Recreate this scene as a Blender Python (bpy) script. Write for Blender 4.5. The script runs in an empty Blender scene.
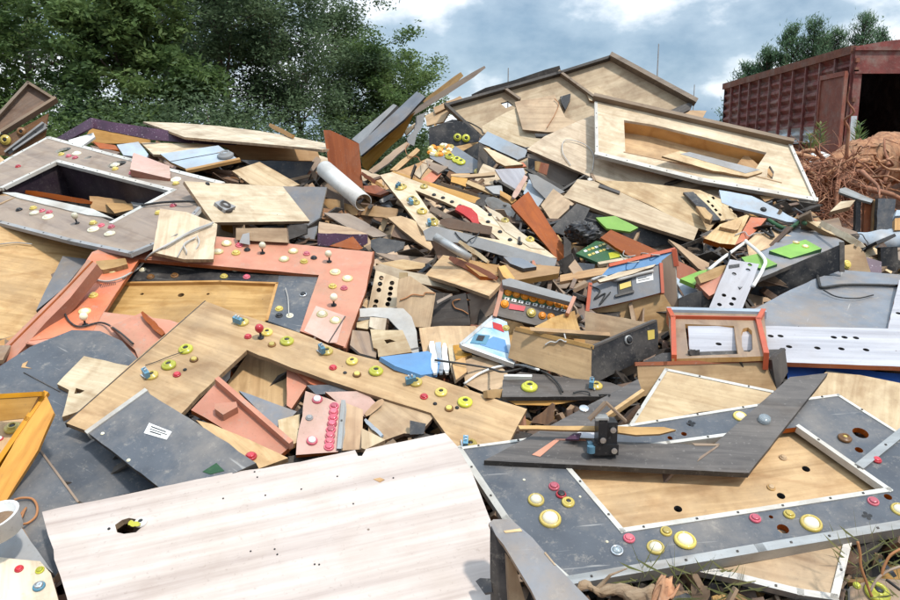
import bpy, bmesh, math, random
import numpy as np
from mathutils import Vector, Matrix, noise
from mathutils.geometry import tessellate_polygon
R = math.radians
random.seed(7)
SC = bpy.context.scene
COL = SC.collection

# ------------------------------------------------------------------ camera
EYE = 2.0
FPX = 750.0                      # focal length in pixels of a 900 px wide frame
PITCH = math.atan(135 / FPX)
cd = bpy.data.cameras.new('camera')
cam = bpy.data.objects.new('camera', cd); COL.objects.link(cam)
cam.location = (0, 0, EYE)
cam.rotation_euler = (R(90) - PITCH, 0, 0)
cd.sensor_width = 36; cd.lens = 36 * FPX / 900
cd.clip_start = .05; cd.clip_end = 3000
SC.camera = cam
# ------------------------------------------------------------------ light
SUN = Vector((.34, -.42, .84)).normalized()
el = math.asin(SUN.z); az = math.atan2(SUN.x, SUN.y)
w = bpy.data.worlds.new('World'); SC.world = w; w.use_nodes = True
nt = w.node_tree; nt.nodes.clear()
def N_(t, **k):
    n = nt.nodes.new(t)
    for a, b in k.items(): setattr(n, a, b)
    return n
sky = N_('ShaderNodeTexSky', sky_type='NISHITA', sun_disc=False, sun_elevation=el, sun_rotation=az, air_density=1.2, dust_density=1.5)
bg1 = N_('ShaderNodeBackground'); bg1.inputs[1].default_value = .11
bg2 = N_('ShaderNodeBackground'); bg2.inputs[1].default_value = 1.15
mixs = N_('ShaderNodeMixShader'); out = N_('ShaderNodeOutputWorld')
tc = N_('ShaderNodeTexCoord'); mp = N_('ShaderNodeMapping'); mp.inputs['Scale'].default_value = (1.25, 1.25, 2.3)
mp.inputs['Location'].default_value = (.35, .0, .2)
n1 = N_('ShaderNodeTexNoise'); n1.inputs['Scale'].default_value = 2.4; n1.inputs['Detail'].default_value = 9; n1.inputs['Roughness'].default_value = .52; n1.inputs['Distortion'].default_value = .0
r1 = N_('ShaderNodeValToRGB'); r1.color_ramp.elements[0].position = .40; r1.color_ramp.elements[0].color = (.75, .75, .75, 1); r1.color_ramp.elements[1].position = .56; r1.color_ramp.elements[1].color = (1, 1, 1, 1)
n2 = N_('ShaderNodeTexNoise'); n2.inputs['Scale'].default_value = 3.4; n2.inputs['Detail'].default_value = 9; n2.inputs['Roughness'].default_value = .56
r2 = N_('ShaderNodeValToRGB')
ce = r2.color_ramp.elements; ce[0].position = .40; ce[0].color = (.18, .27, .37, 1); ce[1].position = .60; ce[1].color = (.72, .76, .80, 1)
e = ce.new(.51); e.color = (.31, .40, .49, 1)
L = nt.links.new
L(tc.outputs['Generated'], mp.inputs[0]); L(mp.outputs[0], n1.inputs['Vector']); L(mp.outputs[0], n2.inputs['Vector'])
sx = N_('ShaderNodeSeparateXYZ'); L(tc.outputs['Generated'], sx.inputs[0]); zr = N_('ShaderNodeMapRange'); zr.inputs[1].default_value = .30; zr.inputs[2].default_value = .95; zr.inputs[3].default_value = 1.12; zr.inputs[4].default_value = 2.6; L(sx.outputs[2], zr.inputs[0]); L(zr.outputs[0], bg2.inputs[1])   # cloud layer brightened overhead, out of view, as added fill light
L(n1.outputs[0], r1.inputs[0]); L(n2.outputs[0], r2.inputs[0])
L(sky.outputs[0], bg1.inputs[0]); L(r2.outputs[0], bg2.inputs[0])
L(r1.outputs[0], mixs.inputs[0]); L(bg1.outputs[0], mixs.inputs[1]); L(bg2.outputs[0], mixs.inputs[2]); L(mixs.outputs[0], out.inputs[0])
sd = bpy.data.lights.new('sun', 'SUN'); sd.energy = 2.35; sd.angle = R(4); sd.color = (1, .95, .87)
so = bpy.data.objects.new('sun', sd); COL.objects.link(so)
so.rotation_euler = SUN.to_track_quat('Z', 'Y').to_euler(); so.location = SUN * 30
SC.view_settings.view_transform = 'Standard'; SC.view_settings.look = 'None'
SC.view_settings.gamma = 1; SC.view_settings.use_curve_mapping = False
SC.view_settings.exposure = .56
SC.render.engine = 'CYCLES'

# ------------------------------------------------------------------ picture rays
FWD = Vector((0, math.cos(PITCH), -math.sin(PITCH))); UP = Vector((0, math.sin(PITCH), math.cos(PITCH))); RT = Vector((1, 0, 0))
EYEV = Vector((0, 0, EYE))
def ray(x, y): return RT * ((x - 450) / FPX) + UP * ((300 - y) / FPX) + FWD
def at(x, y, D): return EYEV + ray(x, y) * D
HY = np.array([-200, 0, 60, 130, 200, 300, 400, 500, 600, 760]); HD = np.array([8.6, 7.6, 6.7, 5.5, 4.4, 3.3, 2.6, 2.15, 1.9, 1.6])
def heapD(y): return float(np.interp(y, HY, HD))
TILES = dict(A=(0,60,3.75), B=(0,200,3.75), C=(0,340,3.75), D=(0,440,3.75), E=(220,60,3.75), F=(220,200,3.75), G=(220,340,3.75), H=(220,440,3.75),
 I=(440,40,3.75), J=(440,200,3.75), K=(440,340,3.75), L=(440,440,3.75), M=(660,60,3.75), N=(660,200,3.75), O=(660,340,3.75), P=(660,440,3.75),
 a=(310,80,6), b=(310,170,6), c=(310,260,6), d=(430,100,6), e=(430,180,6), f=(430,270,6), g=(560,180,6), h=(560,270,6), i=(680,170,6), j=(770,130,6.9),
 k=(750,200,6), l=(0,70,6), m=(90,100,6), n=(220,120,6), o=(470,370,6), q=(200,350,5), r=(0,480,5), s=(750,520,6))
def T(t, *c):
    x0, y0, z = TILES[t]
    return [(x0 + c[i] / z, y0 + c[i+1] / z) for i in range(0, len(c), 2)]
def T1(t, x, y): return T(t, x, y)[0]

# ------------------------------------------------------------------ materials
MATS = {}
def mat(name, base, dark=None, grain=0, rough=.6, dirt=.25, bump=.15, spec=.35, scale=1, metal=0, speck=0, clear=0, trans=0, alpha=1, scratch=0):
    m = bpy.data.materials.new(name); m.use_nodes = True
    t = m.node_tree; p = t.nodes['Principled BSDF']
    def nn(k, **a):
        x = t.nodes.new(k)
        for q, v in a.items(): setattr(x, q, v)
        return x
    lk = t.links.new
    co = nn('ShaderNodeTexCoord'); oi = nn('ShaderNodeObjectInfo')
    off = nn('ShaderNodeVectorMath', operation='ADD'); cmb = nn('ShaderNodeVectorMath', operation='SCALE'); cmb.inputs[0].default_value = (37, 53, 29)
    lk(oi.outputs['Random'], cmb.inputs['Scale']); lk(co.outputs['Object'], off.inputs[0]); lk(cmb.outputs[0], off.inputs[1])
    base = tuple(base); dark = tuple(dark) if dark else tuple(c * .72 for c in base)
    g = nn('ShaderNodeMapping'); g.inputs['Scale'].default_value = ((.55, 15, 6) if grain == 2 else (2.2 * scale, 26 * scale, 8 * scale)) if grain else (6 * scale,) * 3
    lk(off.outputs[0], g.inputs[0])
    gn = nn('ShaderNodeTexNoise'); gn.inputs['Scale'].default_value = 1.0 if grain else 1.2; gn.inputs['Detail'].default_value = 8; gn.inputs['Roughness'].default_value = .62; gn.inputs['Distortion'].default_value = (.9 if grain == 1 else .25) if grain else .2
    lk(g.outputs[0], gn.inputs['Vector'])
    rp = nn('ShaderNodeValToRGB'); rp.color_ramp.elements[0].position = .34; rp.color_ramp.elements[1].position = .62
    rp.color_ramp.elements[0].color = (*dark, 1); rp.color_ramp.elements[1].color = (*base, 1); lk(gn.outputs[0], rp.inputs[0])
    col = rp.outputs[0]
    def blend(mode, fac, a, b):
        x = nn('ShaderNodeMix', data_type='RGBA', blend_type=mode)
        if isinstance(fac, (int, float)): x.inputs[0].default_value = fac
        else: lk(fac, x.inputs[0])
        lk(a, x.inputs[6])
        if isinstance(b, tuple): x.inputs[7].default_value = b
        else: lk(b, x.inputs[7])
        return x.outputs[2]
    # water stains and grime in large soft patches
    dn = nn('ShaderNodeTexNoise'); dn.inputs['Scale'].default_value = 3.3; dn.inputs['Detail'].default_value = 10; dn.inputs['Roughness'].default_value = .68
    lk(off.outputs[0], dn.inputs['Vector'])
    dr = nn('ShaderNodeMapRange'); dr.inputs[1].default_value = .46; dr.inputs[2].default_value = .74; dr.inputs[4].default_value = min(1, dirt * 1.7); lk(dn.outputs[0], dr.inputs[0])
    stain = (.30, .21, .13, 1) if sum(base) > .6 else (.28, .24, .20, 1)
    col = blend('MIX', dr.outputs[0], col, tuple(stain))
    if grain:
        bn = nn('ShaderNodeTexNoise'); bn.inputs['Scale'].default_value = 9; bn.inputs['Detail'].default_value = 6; bn.inputs['Roughness'].default_value = .6; lk(off.outputs[0], bn.inputs['Vector'])
        br = nn('ShaderNodeMapRange'); br.inputs[1].default_value = .48; br.inputs[2].default_value = .62; br.inputs[4].default_value = min(.5, dirt * .9); lk(bn.outputs[0], br.inputs[0])
        col = blend('MULTIPLY', br.outputs[0], col, (.66, .58, .52, 1))
        ln_ = nn('ShaderNodeTexWave'); ln_.inputs['Scale'].default_value = 1.3; ln_.inputs['Distortion'].default_value = 14; ln_.inputs['Detail'].default_value = 4; ln_.inputs['Detail Scale'].default_value = 1.4; ln_.bands_direction = 'Y'; lk(off.outputs[0], ln_.inputs['Vector'])
        lr = nn('ShaderNodeMapRange'); lr.inputs[1].default_value = .90; lr.inputs[2].default_value = 1.0; lr.inputs[4].default_value = .30 if scale > .5 else .05; lk(ln_.outputs[0], lr.inputs[0])
        col = blend('MULTIPLY', lr.outputs[0], col, (.62, .50, .40, 1))
    if grain:
        vo = nn('ShaderNodeTexVoronoi'); vo.inputs['Scale'].default_value = 8; lk(off.outputs[0], vo.inputs['Vector'])
        vr0 = nn('ShaderNodeMapRange'); vr0.inputs[1].default_value = .022; vr0.inputs[2].default_value = .034; vr0.inputs[3].default_value = .8; vr0.inputs[4].default_value = 0; lk(vo.outputs['Distance'], vr0.inputs[0])
        col = blend('MIX', vr0.outputs[0], col, (.10, .065, .04, 1))
    else:
        sc2 = nn('ShaderNodeTexNoise'); sc2.inputs['Scale'].default_value = 22; sc2.inputs['Detail'].default_value = 8; sc2.inputs['Roughness'].default_value = .8; lk(off.outputs[0], sc2.inputs['Vector'])
        sr2 = nn('ShaderNodeMapRange'); sr2.inputs[1].default_value = .56; sr2.inputs[2].default_value = .66; sr2.inputs[4].default_value = min(.45, dirt * 1.1); lk(sc2.outputs[0], sr2.inputs[0])
        col = blend('MIX', sr2.outputs[0], col, (.34, .30, .25, 1))
    # fine specks and scuffs
    vn = nn('ShaderNodeTexNoise'); vn.inputs['Scale'].default_value = 90; vn.inputs['Detail'].default_value = 4; lk(off.outputs[0], vn.inputs['Vector'])
    vr = nn('ShaderNodeMapRange'); vr.inputs[1].default_value = .62; vr.inputs[2].default_value = .72; vr.inputs[4].default_value = .2 if not speck else speck; lk(vn.outputs[0], vr.inputs[0])
    col = blend('MIX', vr.outputs[0], col, (.75, .66, .72, 1) if speck else ((.13, .09, .06, 1) if sum(base) > .6 else (.36, .33, .30, 1)))
    if scratch:
        sm = nn('ShaderNodeMapping'); sm.inputs['Scale'].default_value = (3, 60, 10); sm.inputs['Rotation'].default_value = (0, 0, .5); lk(off.outputs[0], sm.inputs[0])
        sn = nn('ShaderNodeTexNoise'); sn.inputs['Scale'].default_value = 1; sn.inputs['Detail'].default_value = 3; lk(sm.outputs[0], sn.inputs['Vector'])
        sr = nn('ShaderNodeMapRange'); sr.inputs[1].default_value = .68; sr.inputs[2].default_value = .72; sr.inputs[4].default_value = scratch; lk(sn.outputs[0], sr.inputs[0])
        col = blend('MIX', sr.outputs[0], col, (.45, .43, .40, 1))
    hv = nn('ShaderNodeHueSaturation'); mr = nn('ShaderNodeMapRange'); mr.inputs[3].default_value = .84 if not name.startswith('plastic') else .6; mr.inputs[4].default_value = 1.12
    lk(oi.outputs['Random'], mr.inputs[0]); lk(mr.outputs[0], hv.inputs['Value'])
    if grain == 1:
        mr.inputs[3].default_value = .80; w8 = nn('ShaderNodeTexWhiteNoise', noise_dimensions='1D'); lk(oi.outputs['Random'], w8.inputs['W']); ms = nn('ShaderNodeMapRange'); ms.inputs[3].default_value = .85; ms.inputs[4].default_value = 1.28; lk(w8.outputs['Value'], ms.inputs[0]); lk(ms.outputs[0], hv.inputs['Saturation'])
    lk(col, hv.inputs['Color'])
    lk(hv.outputs[0], p.inputs['Base Color'])
    rr = nn('ShaderNodeMapRange'); rr.inputs[3].default_value = max(.05, rough - .12); rr.inputs[4].default_value = min(1, rough + .15); lk(dn.outputs[0], rr.inputs[0]); lk(rr.outputs[0], p.inputs['Roughness'])
    p.inputs['Metallic'].default_value = metal; p.inputs['Specular IOR Level'].default_value = spec
    if clear: p.inputs['Coat Weight'].default_value = clear; p.inputs['Coat Roughness'].default_value = .12
    if trans: p.inputs['Transmission Weight'].default_value = trans
    if alpha < 1: p.inputs['Alpha'].default_value = alpha
    if bump:
        b = nn('ShaderNodeBump'); b.inputs['Strength'].default_value = bump; b.inputs['Distance'].default_value = .004; lk(gn.outputs[0], b.inputs['Height']); lk(b.outputs[0], p.inputs['Normal'])
    MATS[name] = m
    return m
mat('ply', (.58, .395, .22), (.40, .26, .135), grain=1, dirt=.5)
mat('pale', (.63, .49, .32), (.46, .33, .20), grain=1, dirt=.5)
mat('cream', (.66, .55, .395), (.51, .40, .265), grain=1, dirt=.5)
mat('tan', (.50, .32, .175), (.37, .225, .12), grain=1, dirt=.3)
mat('warm', (.60, .36, .15), (.46, .26, .10), grain=1, dirt=.25)
mat('amber', (.66, .33, .065), (.50, .22, .035), grain=1, dirt=.1, rough=.45)
mat('brown', (.24, .135, .08), (.14, .08, .05), grain=1, dirt=.3)
mat('redbrown', (.34, .115, .055), (.25, .08, .04), grain=1, dirt=.15)
mat('white_grain', (.61, .53, .475), (.37, .30, .265), grain=2, dirt=.14, scale=.48, bump=.05)
mat('slate', (.088, .096, .11), (.064, .070, .082), dirt=.42, rough=.48, scratch=.45)
mat('slate_light', (.19, .205, .23), (.14, .152, .172), dirt=.42, rough=.45, scratch=.5)
mat('steel_blue', (.36, .42, .48), (.29, .34, .39), dirt=.4, rough=.4)
mat('black', (.022, .022, .025), (.014, .014, .016), dirt=.25, rough=.4, scratch=.3)
mat('charcoal_grain', (.115, .10, .09), (.055, .048, .045), grain=1, dirt=.15, rough=.5)
mat('taupe', (.33, .245, .18), (.22, .165, .13), grain=1, dirt=.35, scale=.6)
mat('salmon', (.55, .235, .15), (.44, .175, .11), dirt=.42, rough=.45, bump=.03)
mat('orange', (.60, .19, .09), (.48, .13, .06), dirt=.42, rough=.42, bump=.03)
mat('pink', (.60, .39, .32), (.50, .30, .24), dirt=.4, rough=.5)
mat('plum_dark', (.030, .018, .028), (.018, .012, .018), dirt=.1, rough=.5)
mat('purple', (.10, .045, .085), (.055, .028, .05), dirt=.05, rough=.4, speck=.5)
mat('white', (.78, .77, .74), (.62, .61, .58), dirt=.22, rough=.45)
mat('lilac', (.48, .47, .49), (.32, .31, .33), grain=1, dirt=.1, scale=.5, rough=.45)
mat('grey', (.33, .33, .33), (.24, .24, .24), dirt=.2)
mat('blue', (.05, .16, .55), (.035, .11, .42), dirt=.08, rough=.45)
mat('sky_blue', (.14, .32, .58), (.11, .25, .46), dirt=.08, rough=.4)
mat('marquee', (.20, .42, .60), (.62, .66, .70), dirt=.05, rough=.25)
mat('green', (.22, .42, .07), (.16, .32, .05), dirt=.12, rough=.5)
mat('dark_green', (.03, .10, .035), (.02, .07, .03), dirt=.08)
mat('red', (.52, .03, .03), (.42, .02, .02), dirt=.05, rough=.35)
mat('red_trim', (.50, .09, .03), (.42, .07, .03), dirt=.1, rough=.4)
mat('alu', (.42, .42, .41), (.28, .28, .27), dirt=.22, rough=.38, metal=.45, grain=1)
mat('trim_white', (.60, .58, .53), (.42, .40, .36), dirt=.3, rough=.5)
mat('edge_ply', (.40, .27, .16), (.22, .14, .085), grain=1, dirt=.3, scale=3)
mat('edge_dark', (.05, .042, .037), (.03, .026, .024), dirt=.2)
mat('rail_brown', (.27, .20, .14), (.17, .125, .09), grain=1, dirt=.3)
mat('plastic_yellow', (.68, .53, .12), (.58, .42, .08), dirt=.2, rough=.28, bump=0, clear=.4)
mat('plastic_straw', (.72, .60, .30), (.62, .48, .20), dirt=.25, rough=.3, bump=0, clear=.4)
mat('plastic_lime', (.55, .54, .05), (.46, .45, .04), dirt=.15, rough=.3, bump=0, clear=.3)
mat('plastic_cream', (.86, .80, .60), (.80, .72, .50), dirt=.08, rough=.25, bump=0, clear=.6)
mat('plastic_red', (.55, .035, .05), (.45, .025, .035), dirt=.05, rough=.3, bump=0, clear=.5)
mat('plastic_pink', (.66, .13, .18), (.58, .09, .13), dirt=.2, rough=.3, bump=0, clear=.5)
mat('plastic_brown', (.22, .10, .03), (.16, .07, .02), dirt=.1, rough=.35, bump=0)
mat('plastic_blue', (.12, .30, .42), (.10, .24, .34), dirt=.08, rough=.35, bump=0)
mat('plastic_orange', (.85, .32, .02), (.80, .26, .02), dirt=.04, rough=.3, bump=0)
mat('plastic_black', (.02, .02, .022), dirt=.1, rough=.35, bump=0)
mat('silver', (.70, .70, .70), (.55, .55, .55), metal=.9, rough=.25, dirt=.1, bump=0)
mat('clear_plastic', (.75, .85, .9), (.7, .8, .85), rough=.08, dirt=0, bump=0, trans=.75)
mat('cable_grey', (.50, .48, .45), dirt=.2); mat('cable_black', (.03, .03, .03), dirt=.1); mat('cable_copper', (.42, .18, .07), dirt=.1)
mat('rubble_tan', (.34, .22, .13), (.22, .14, .08), grain=1, dirt=.4)
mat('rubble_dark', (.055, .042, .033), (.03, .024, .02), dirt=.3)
mat('fibre', (.30, .19, .11), (.17, .10, .06), dirt=.4, rough=.95)
mat('dead_wood', (.42, .33, .25), (.20, .14, .10), grain=1, dirt=.4, rough=.9, scale=3, bump=.6)
mat('cloth_grey', (.42, .40, .37), (.30, .285, .265), dirt=.3, rough=.9, bump=.4)
EDGE = dict(ply='edge_ply', pale='edge_ply', cream='edge_ply', tan='edge_ply', warm='edge_ply', taupe='trim_white', white_grain='edge_ply', salmon='redbrown', orange='redbrown',
            slate='edge_dark', slate_light='edge_dark', charcoal_grain='edge_dark', black='black', lilac='edge_ply', pink='redbrown')

# ------------------------------------------------------------------ mesh helpers
def link(name, me, parent=None, loc=None, M=None):
    o = bpy.data.objects.new(name, me); COL.objects.link(o)
    if M is not None: o.matrix_basis = M
    if loc is not None: o.location = loc
    if parent: o.parent = parent
    return o
def tag(o, label, cat, group=None, kind=None):
    if label: o['label'] = label
    if cat: o['category'] = cat
    if group: o['group'] = group
    if kind: o['kind'] = kind
    return o
class MB:
    def __init__(s): s.v = []; s.f = []; s.m = []
    def add(s, vs, fs, mi=0):
        b = len(s.v); s.v += [tuple(v) for v in vs]; s.f += [tuple(b + i for i in f) for f in fs]; s.m += [mi] * len(fs)
    def box(s, c, h, M=None, mi=0):
        vs = [Vector((c[0] + a * h[0], c[1] + b * h[1], c[2] + d * h[2])) for a in (-1, 1) for b in (-1, 1) for d in (-1, 1)]
        if M is not None: vs = [M @ v for v in vs]
        s.add(vs, [(0,1,3,2), (4,6,7,5), (0,4,5,1), (2,3,7,6), (0,2,6,4), (1,5,7,3)], mi)
    def beam(s, p, q, w, h, up=Vector((0,0,1)), mi=0, ext=0):
        p = Vector(p); q = Vector(q); x = (q - p); l = x.length
        if l < 1e-6: return
        x /= l; y = up.cross(x)
        if y.length < 1e-4: y = Vector((0,1,0)).cross(x)
        y.normalize(); z = x.cross(y)
        M = Matrix((x, y, z)).transposed().to_4x4(); M.translation = (p + q) / 2
        s.box((0,0,0), (l/2 + ext, w/2, h/2), M, mi)
    def lathe(s, prof, seg=18, mi=0, c=(0,0,0)):
        vs = []; fs = []
        for r, z in prof:
            for k in range(seg):
                a = 2*math.pi*k/seg; vs.append((c[0] + r*math.cos(a), c[1] + r*math.sin(a), c[2] + z))
        for i in range(len(prof)-1):
            for k in range(seg):
                k2 = (k+1) % seg; fs.append((i*seg+k, i*seg+k2, (i+1)*seg+k2, (i+1)*seg+k))
        if prof[-1][0] > 1e-4: fs.append(tuple((len(prof)-1)*seg + k for k in range(seg)))
        s.add(vs, fs, mi)
    def tube(s, pts, rad, seg=8, mi=0, cap=True):
        pts = [Vector(p) for p in pts]; n = len(pts)
        if not hasattr(rad, '__len__'): rad = [rad] * n
        t = (pts[1] - pts[0]).normalized(); u = t.orthogonal().normalized(); vs = []; fs = []
        for i, p in enumerate(pts):
            if i: t2 = (pts[min(i+1, n-1)] - pts[i-1]).normalized()
            else: t2 = t
            u = (u - t2 * u.dot(t2)); u = u.normalized() if u.length > 1e-6 else t2.orthogonal().normalized(); v = t2.cross(u)
            for k in range(seg):
                a = 2*math.pi*k/seg; vs.append(p + (u*math.cos(a) + v*math.sin(a)) * rad[i])
        for i in range(n-1):
            for k in range(seg):
                k2 = (k+1) % seg; fs.append((i*seg+k, i*seg+k2, (i+1)*seg+k2, (i+1)*seg+k))
        if cap: fs.append(tuple(range(seg))[::-1]); fs.append(tuple((n-1)*seg + k for k in range(seg)))
        s.add(vs, fs, mi)
    def mesh(s, name, mats, smooth=False, fix=True):
        me = bpy.data.meshes.new(name); me.from_pydata(s.v, [], s.f)
        for m in mats: me.materials.append(MATS[m] if isinstance(m, str) else m)
        me.polygons.foreach_set('material_index', s.m)
        if fix:
            bm = bmesh.new(); bm.from_mesh(me); bmesh.ops.recalc_face_normals(bm, faces=bm.faces); bm.to_mesh(me); bm.free()
        if smooth: me.polygons.foreach_set('use_smooth', [True] * len(me.polygons))
        me.update(); return me
def spline(pts, n=8):
    P = [Vector(p) for p in pts]; P = [P[0]*2 - P[1]] + P + [P[-1]*2 - P[-2]]; out = []
    for i in range(1, len(P) - 2):
        for k in range(n):
            t = k / n; a, b, c, d = P[i-1:i+3]
            out.append(.5*((2*b) + (c-a)*t + (2*a-5*b+4*c-d)*t*t + (3*b-a-3*c+d)*t**3))
    out.append(P[-2]); return out

# ------------------------------------------------------------------ stacking: what already lies under a new board
GX0, GY0, GS, GW, GH = -120, -40, 2, 580, 400
ZB = np.full((GH, GW), np.nan)
OWN = np.full((GH, GW), -1); OWNN = []; LAST = np.full((GH, GW), np.nan)
GXX, GYY = np.meshgrid(GX0 + (np.arange(GW) + .5) * GS, GY0 + (np.arange(GH) + .5) * GS)
def inside(poly, shrink=0):
    res = np.zeros((GH, GW), bool); n = len(poly)
    for i in range(n):
        x1, y1 = poly[i][:2]; x2, y2 = poly[(i+1) % n][:2]
        if y1 == y2: continue
        c = ((GYY >= min(y1, y2)) & (GYY < max(y1, y2))); res ^= c & (GXX < x1 + (GYY - y1) * (x2 - x1) / (y2 - y1))
    return res
def inv_fn(pl): return pl[0] + pl[1] * (GXX - 450) / FPX + pl[2] * (300 - GYY) / FPX
def plane_n(n, D, cx, cy):
    P = ray(cx, cy) * D; k = n.dot(P); return np.array([n.dot(FWD) / k, n.dot(RT) / k, n.dot(UP) / k])
def plane_fit(pts):
    A = np.array([[1, (p[0]-450)/FPX, (300-p[1])/FPX] for p in pts]); b = np.array([1/p[2] for p in pts])
    return np.linalg.lstsq(A, b, rcond=None)[0]
def pl_normal(pl):
    n = FWD * pl[0] + RT * pl[1] + UP * pl[2]; n.normalize(); return -n if n.dot(FWD) > 0 else n   # toward the camera side
def pl_pt(pl, x, y):
    i = pl[0] + pl[1]*(x-450)/FPX + pl[2]*(300-y)/FPX; return at(x, y, 1 / max(i, .06))

class Plate: pass
def build_plate(name, pts, pl, m, th, holes, edge, parent, rough, hmat=None, ga=None):
    n = pl_normal(pl)
    # n must look back at the camera for the plate as a whole
    cx = sum(p[0] for p in pts)/len(pts); cy = sum(p[1] for p in pts)/len(pts); O = pl_pt(pl, cx, cy)
    if n.dot(O - EYEV) > 0: n = -n
    W = [pl_pt(pl, p[0], p[1]) for p in pts]
    if ga is None:
        best = max(range(len(W)), key=lambda i: (W[(i+1) % len(W)] - W[i]).length); X = (W[(best+1) % len(W)] - W[best])
    else: X = pl_pt(pl, *ga[1]) - pl_pt(pl, *ga[0])
    X = (X - n * X.dot(n)).normalized(); Y = n.cross(X)
    M = Matrix((X, Y, n)).transposed().to_4x4(); M.translation = O
    Mi = M.inverted()
    p = Plate(); p.pl = pl; p.M = M; p.th = th; p.n = n; p.m = m
    def loc(x, y):
        v = Mi @ pl_pt(pl, x, y); return Vector((v.x, v.y, 0))
    p.loc = loc
    rnd = random.Random(hash((round(cx), round(cy), name.__len__())))
    outer = []
    L0 = [loc(q[0], q[1]) for q in pts]
    for i in range(len(L0)):
        a, b = L0[i], L0[(i+1) % len(L0)]; d = b - a; l = d.length; k = max(1, min(24, int(l / .045))); t = Vector((-d.y, d.x, 0)).normalized() if l > 1e-6 else Vector()
        outer.append(a)
        for j in range(1, k):
            o = rnd.gauss(0, .0006) * rough
            if rnd.random() < .05 * rough: o += rnd.uniform(-.005, .004)
            outer.append(a + d * ((j + rnd.uniform(-.25, .25)) / k) + t * o)
    loops = [outer]
    for h in holes:
        if len(h) == 3 and not hasattr(h[0], '__len__'):
            c = loc(h[0], h[1]); r = h[2]; loops.append([c + Vector((r*math.cos(a), r*math.sin(a), 0)) for a in [2*math.pi*k/14 for k in range(14)]])
        else: loops.append([loc(*q) for q in h])
    flat = [v for lo in loops for v in lo]; tris = tessellate_polygon([[Vector((v.x, v.y, 0)) for v in lo] for lo in loops]); nv = len(flat)
    mb = MB(); vs = [(v.x, v.y, 0) for v in flat] + [(v.x, v.y, -th) for v in flat]
    mb.add(vs, [])
    mb.f += [tuple(t) for t in tris]; mb.m += [0] * len(tris)
    mb.f += [tuple(i + nv for i in t)[::-1] for t in tris]; mb.m += [2] * len(tris)
    b = 0
    for li, lo in enumerate(loops):
        k = len(lo)
        for i in range(k): mb.f.append((b+i, b+(i+1) % k, b+(i+1) % k+nv, b+i+nv)); mb.m.append(1 if li == 0 or not hmat else 3)
        b += k
    e = edge or EDGE.get(m, m)
    me = mb.mesh(name, [m, e, 'tan' if m not in ('black', 'slate') else 'black', hmat or e])
    p.me = me; p.name = name
    return p

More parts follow.
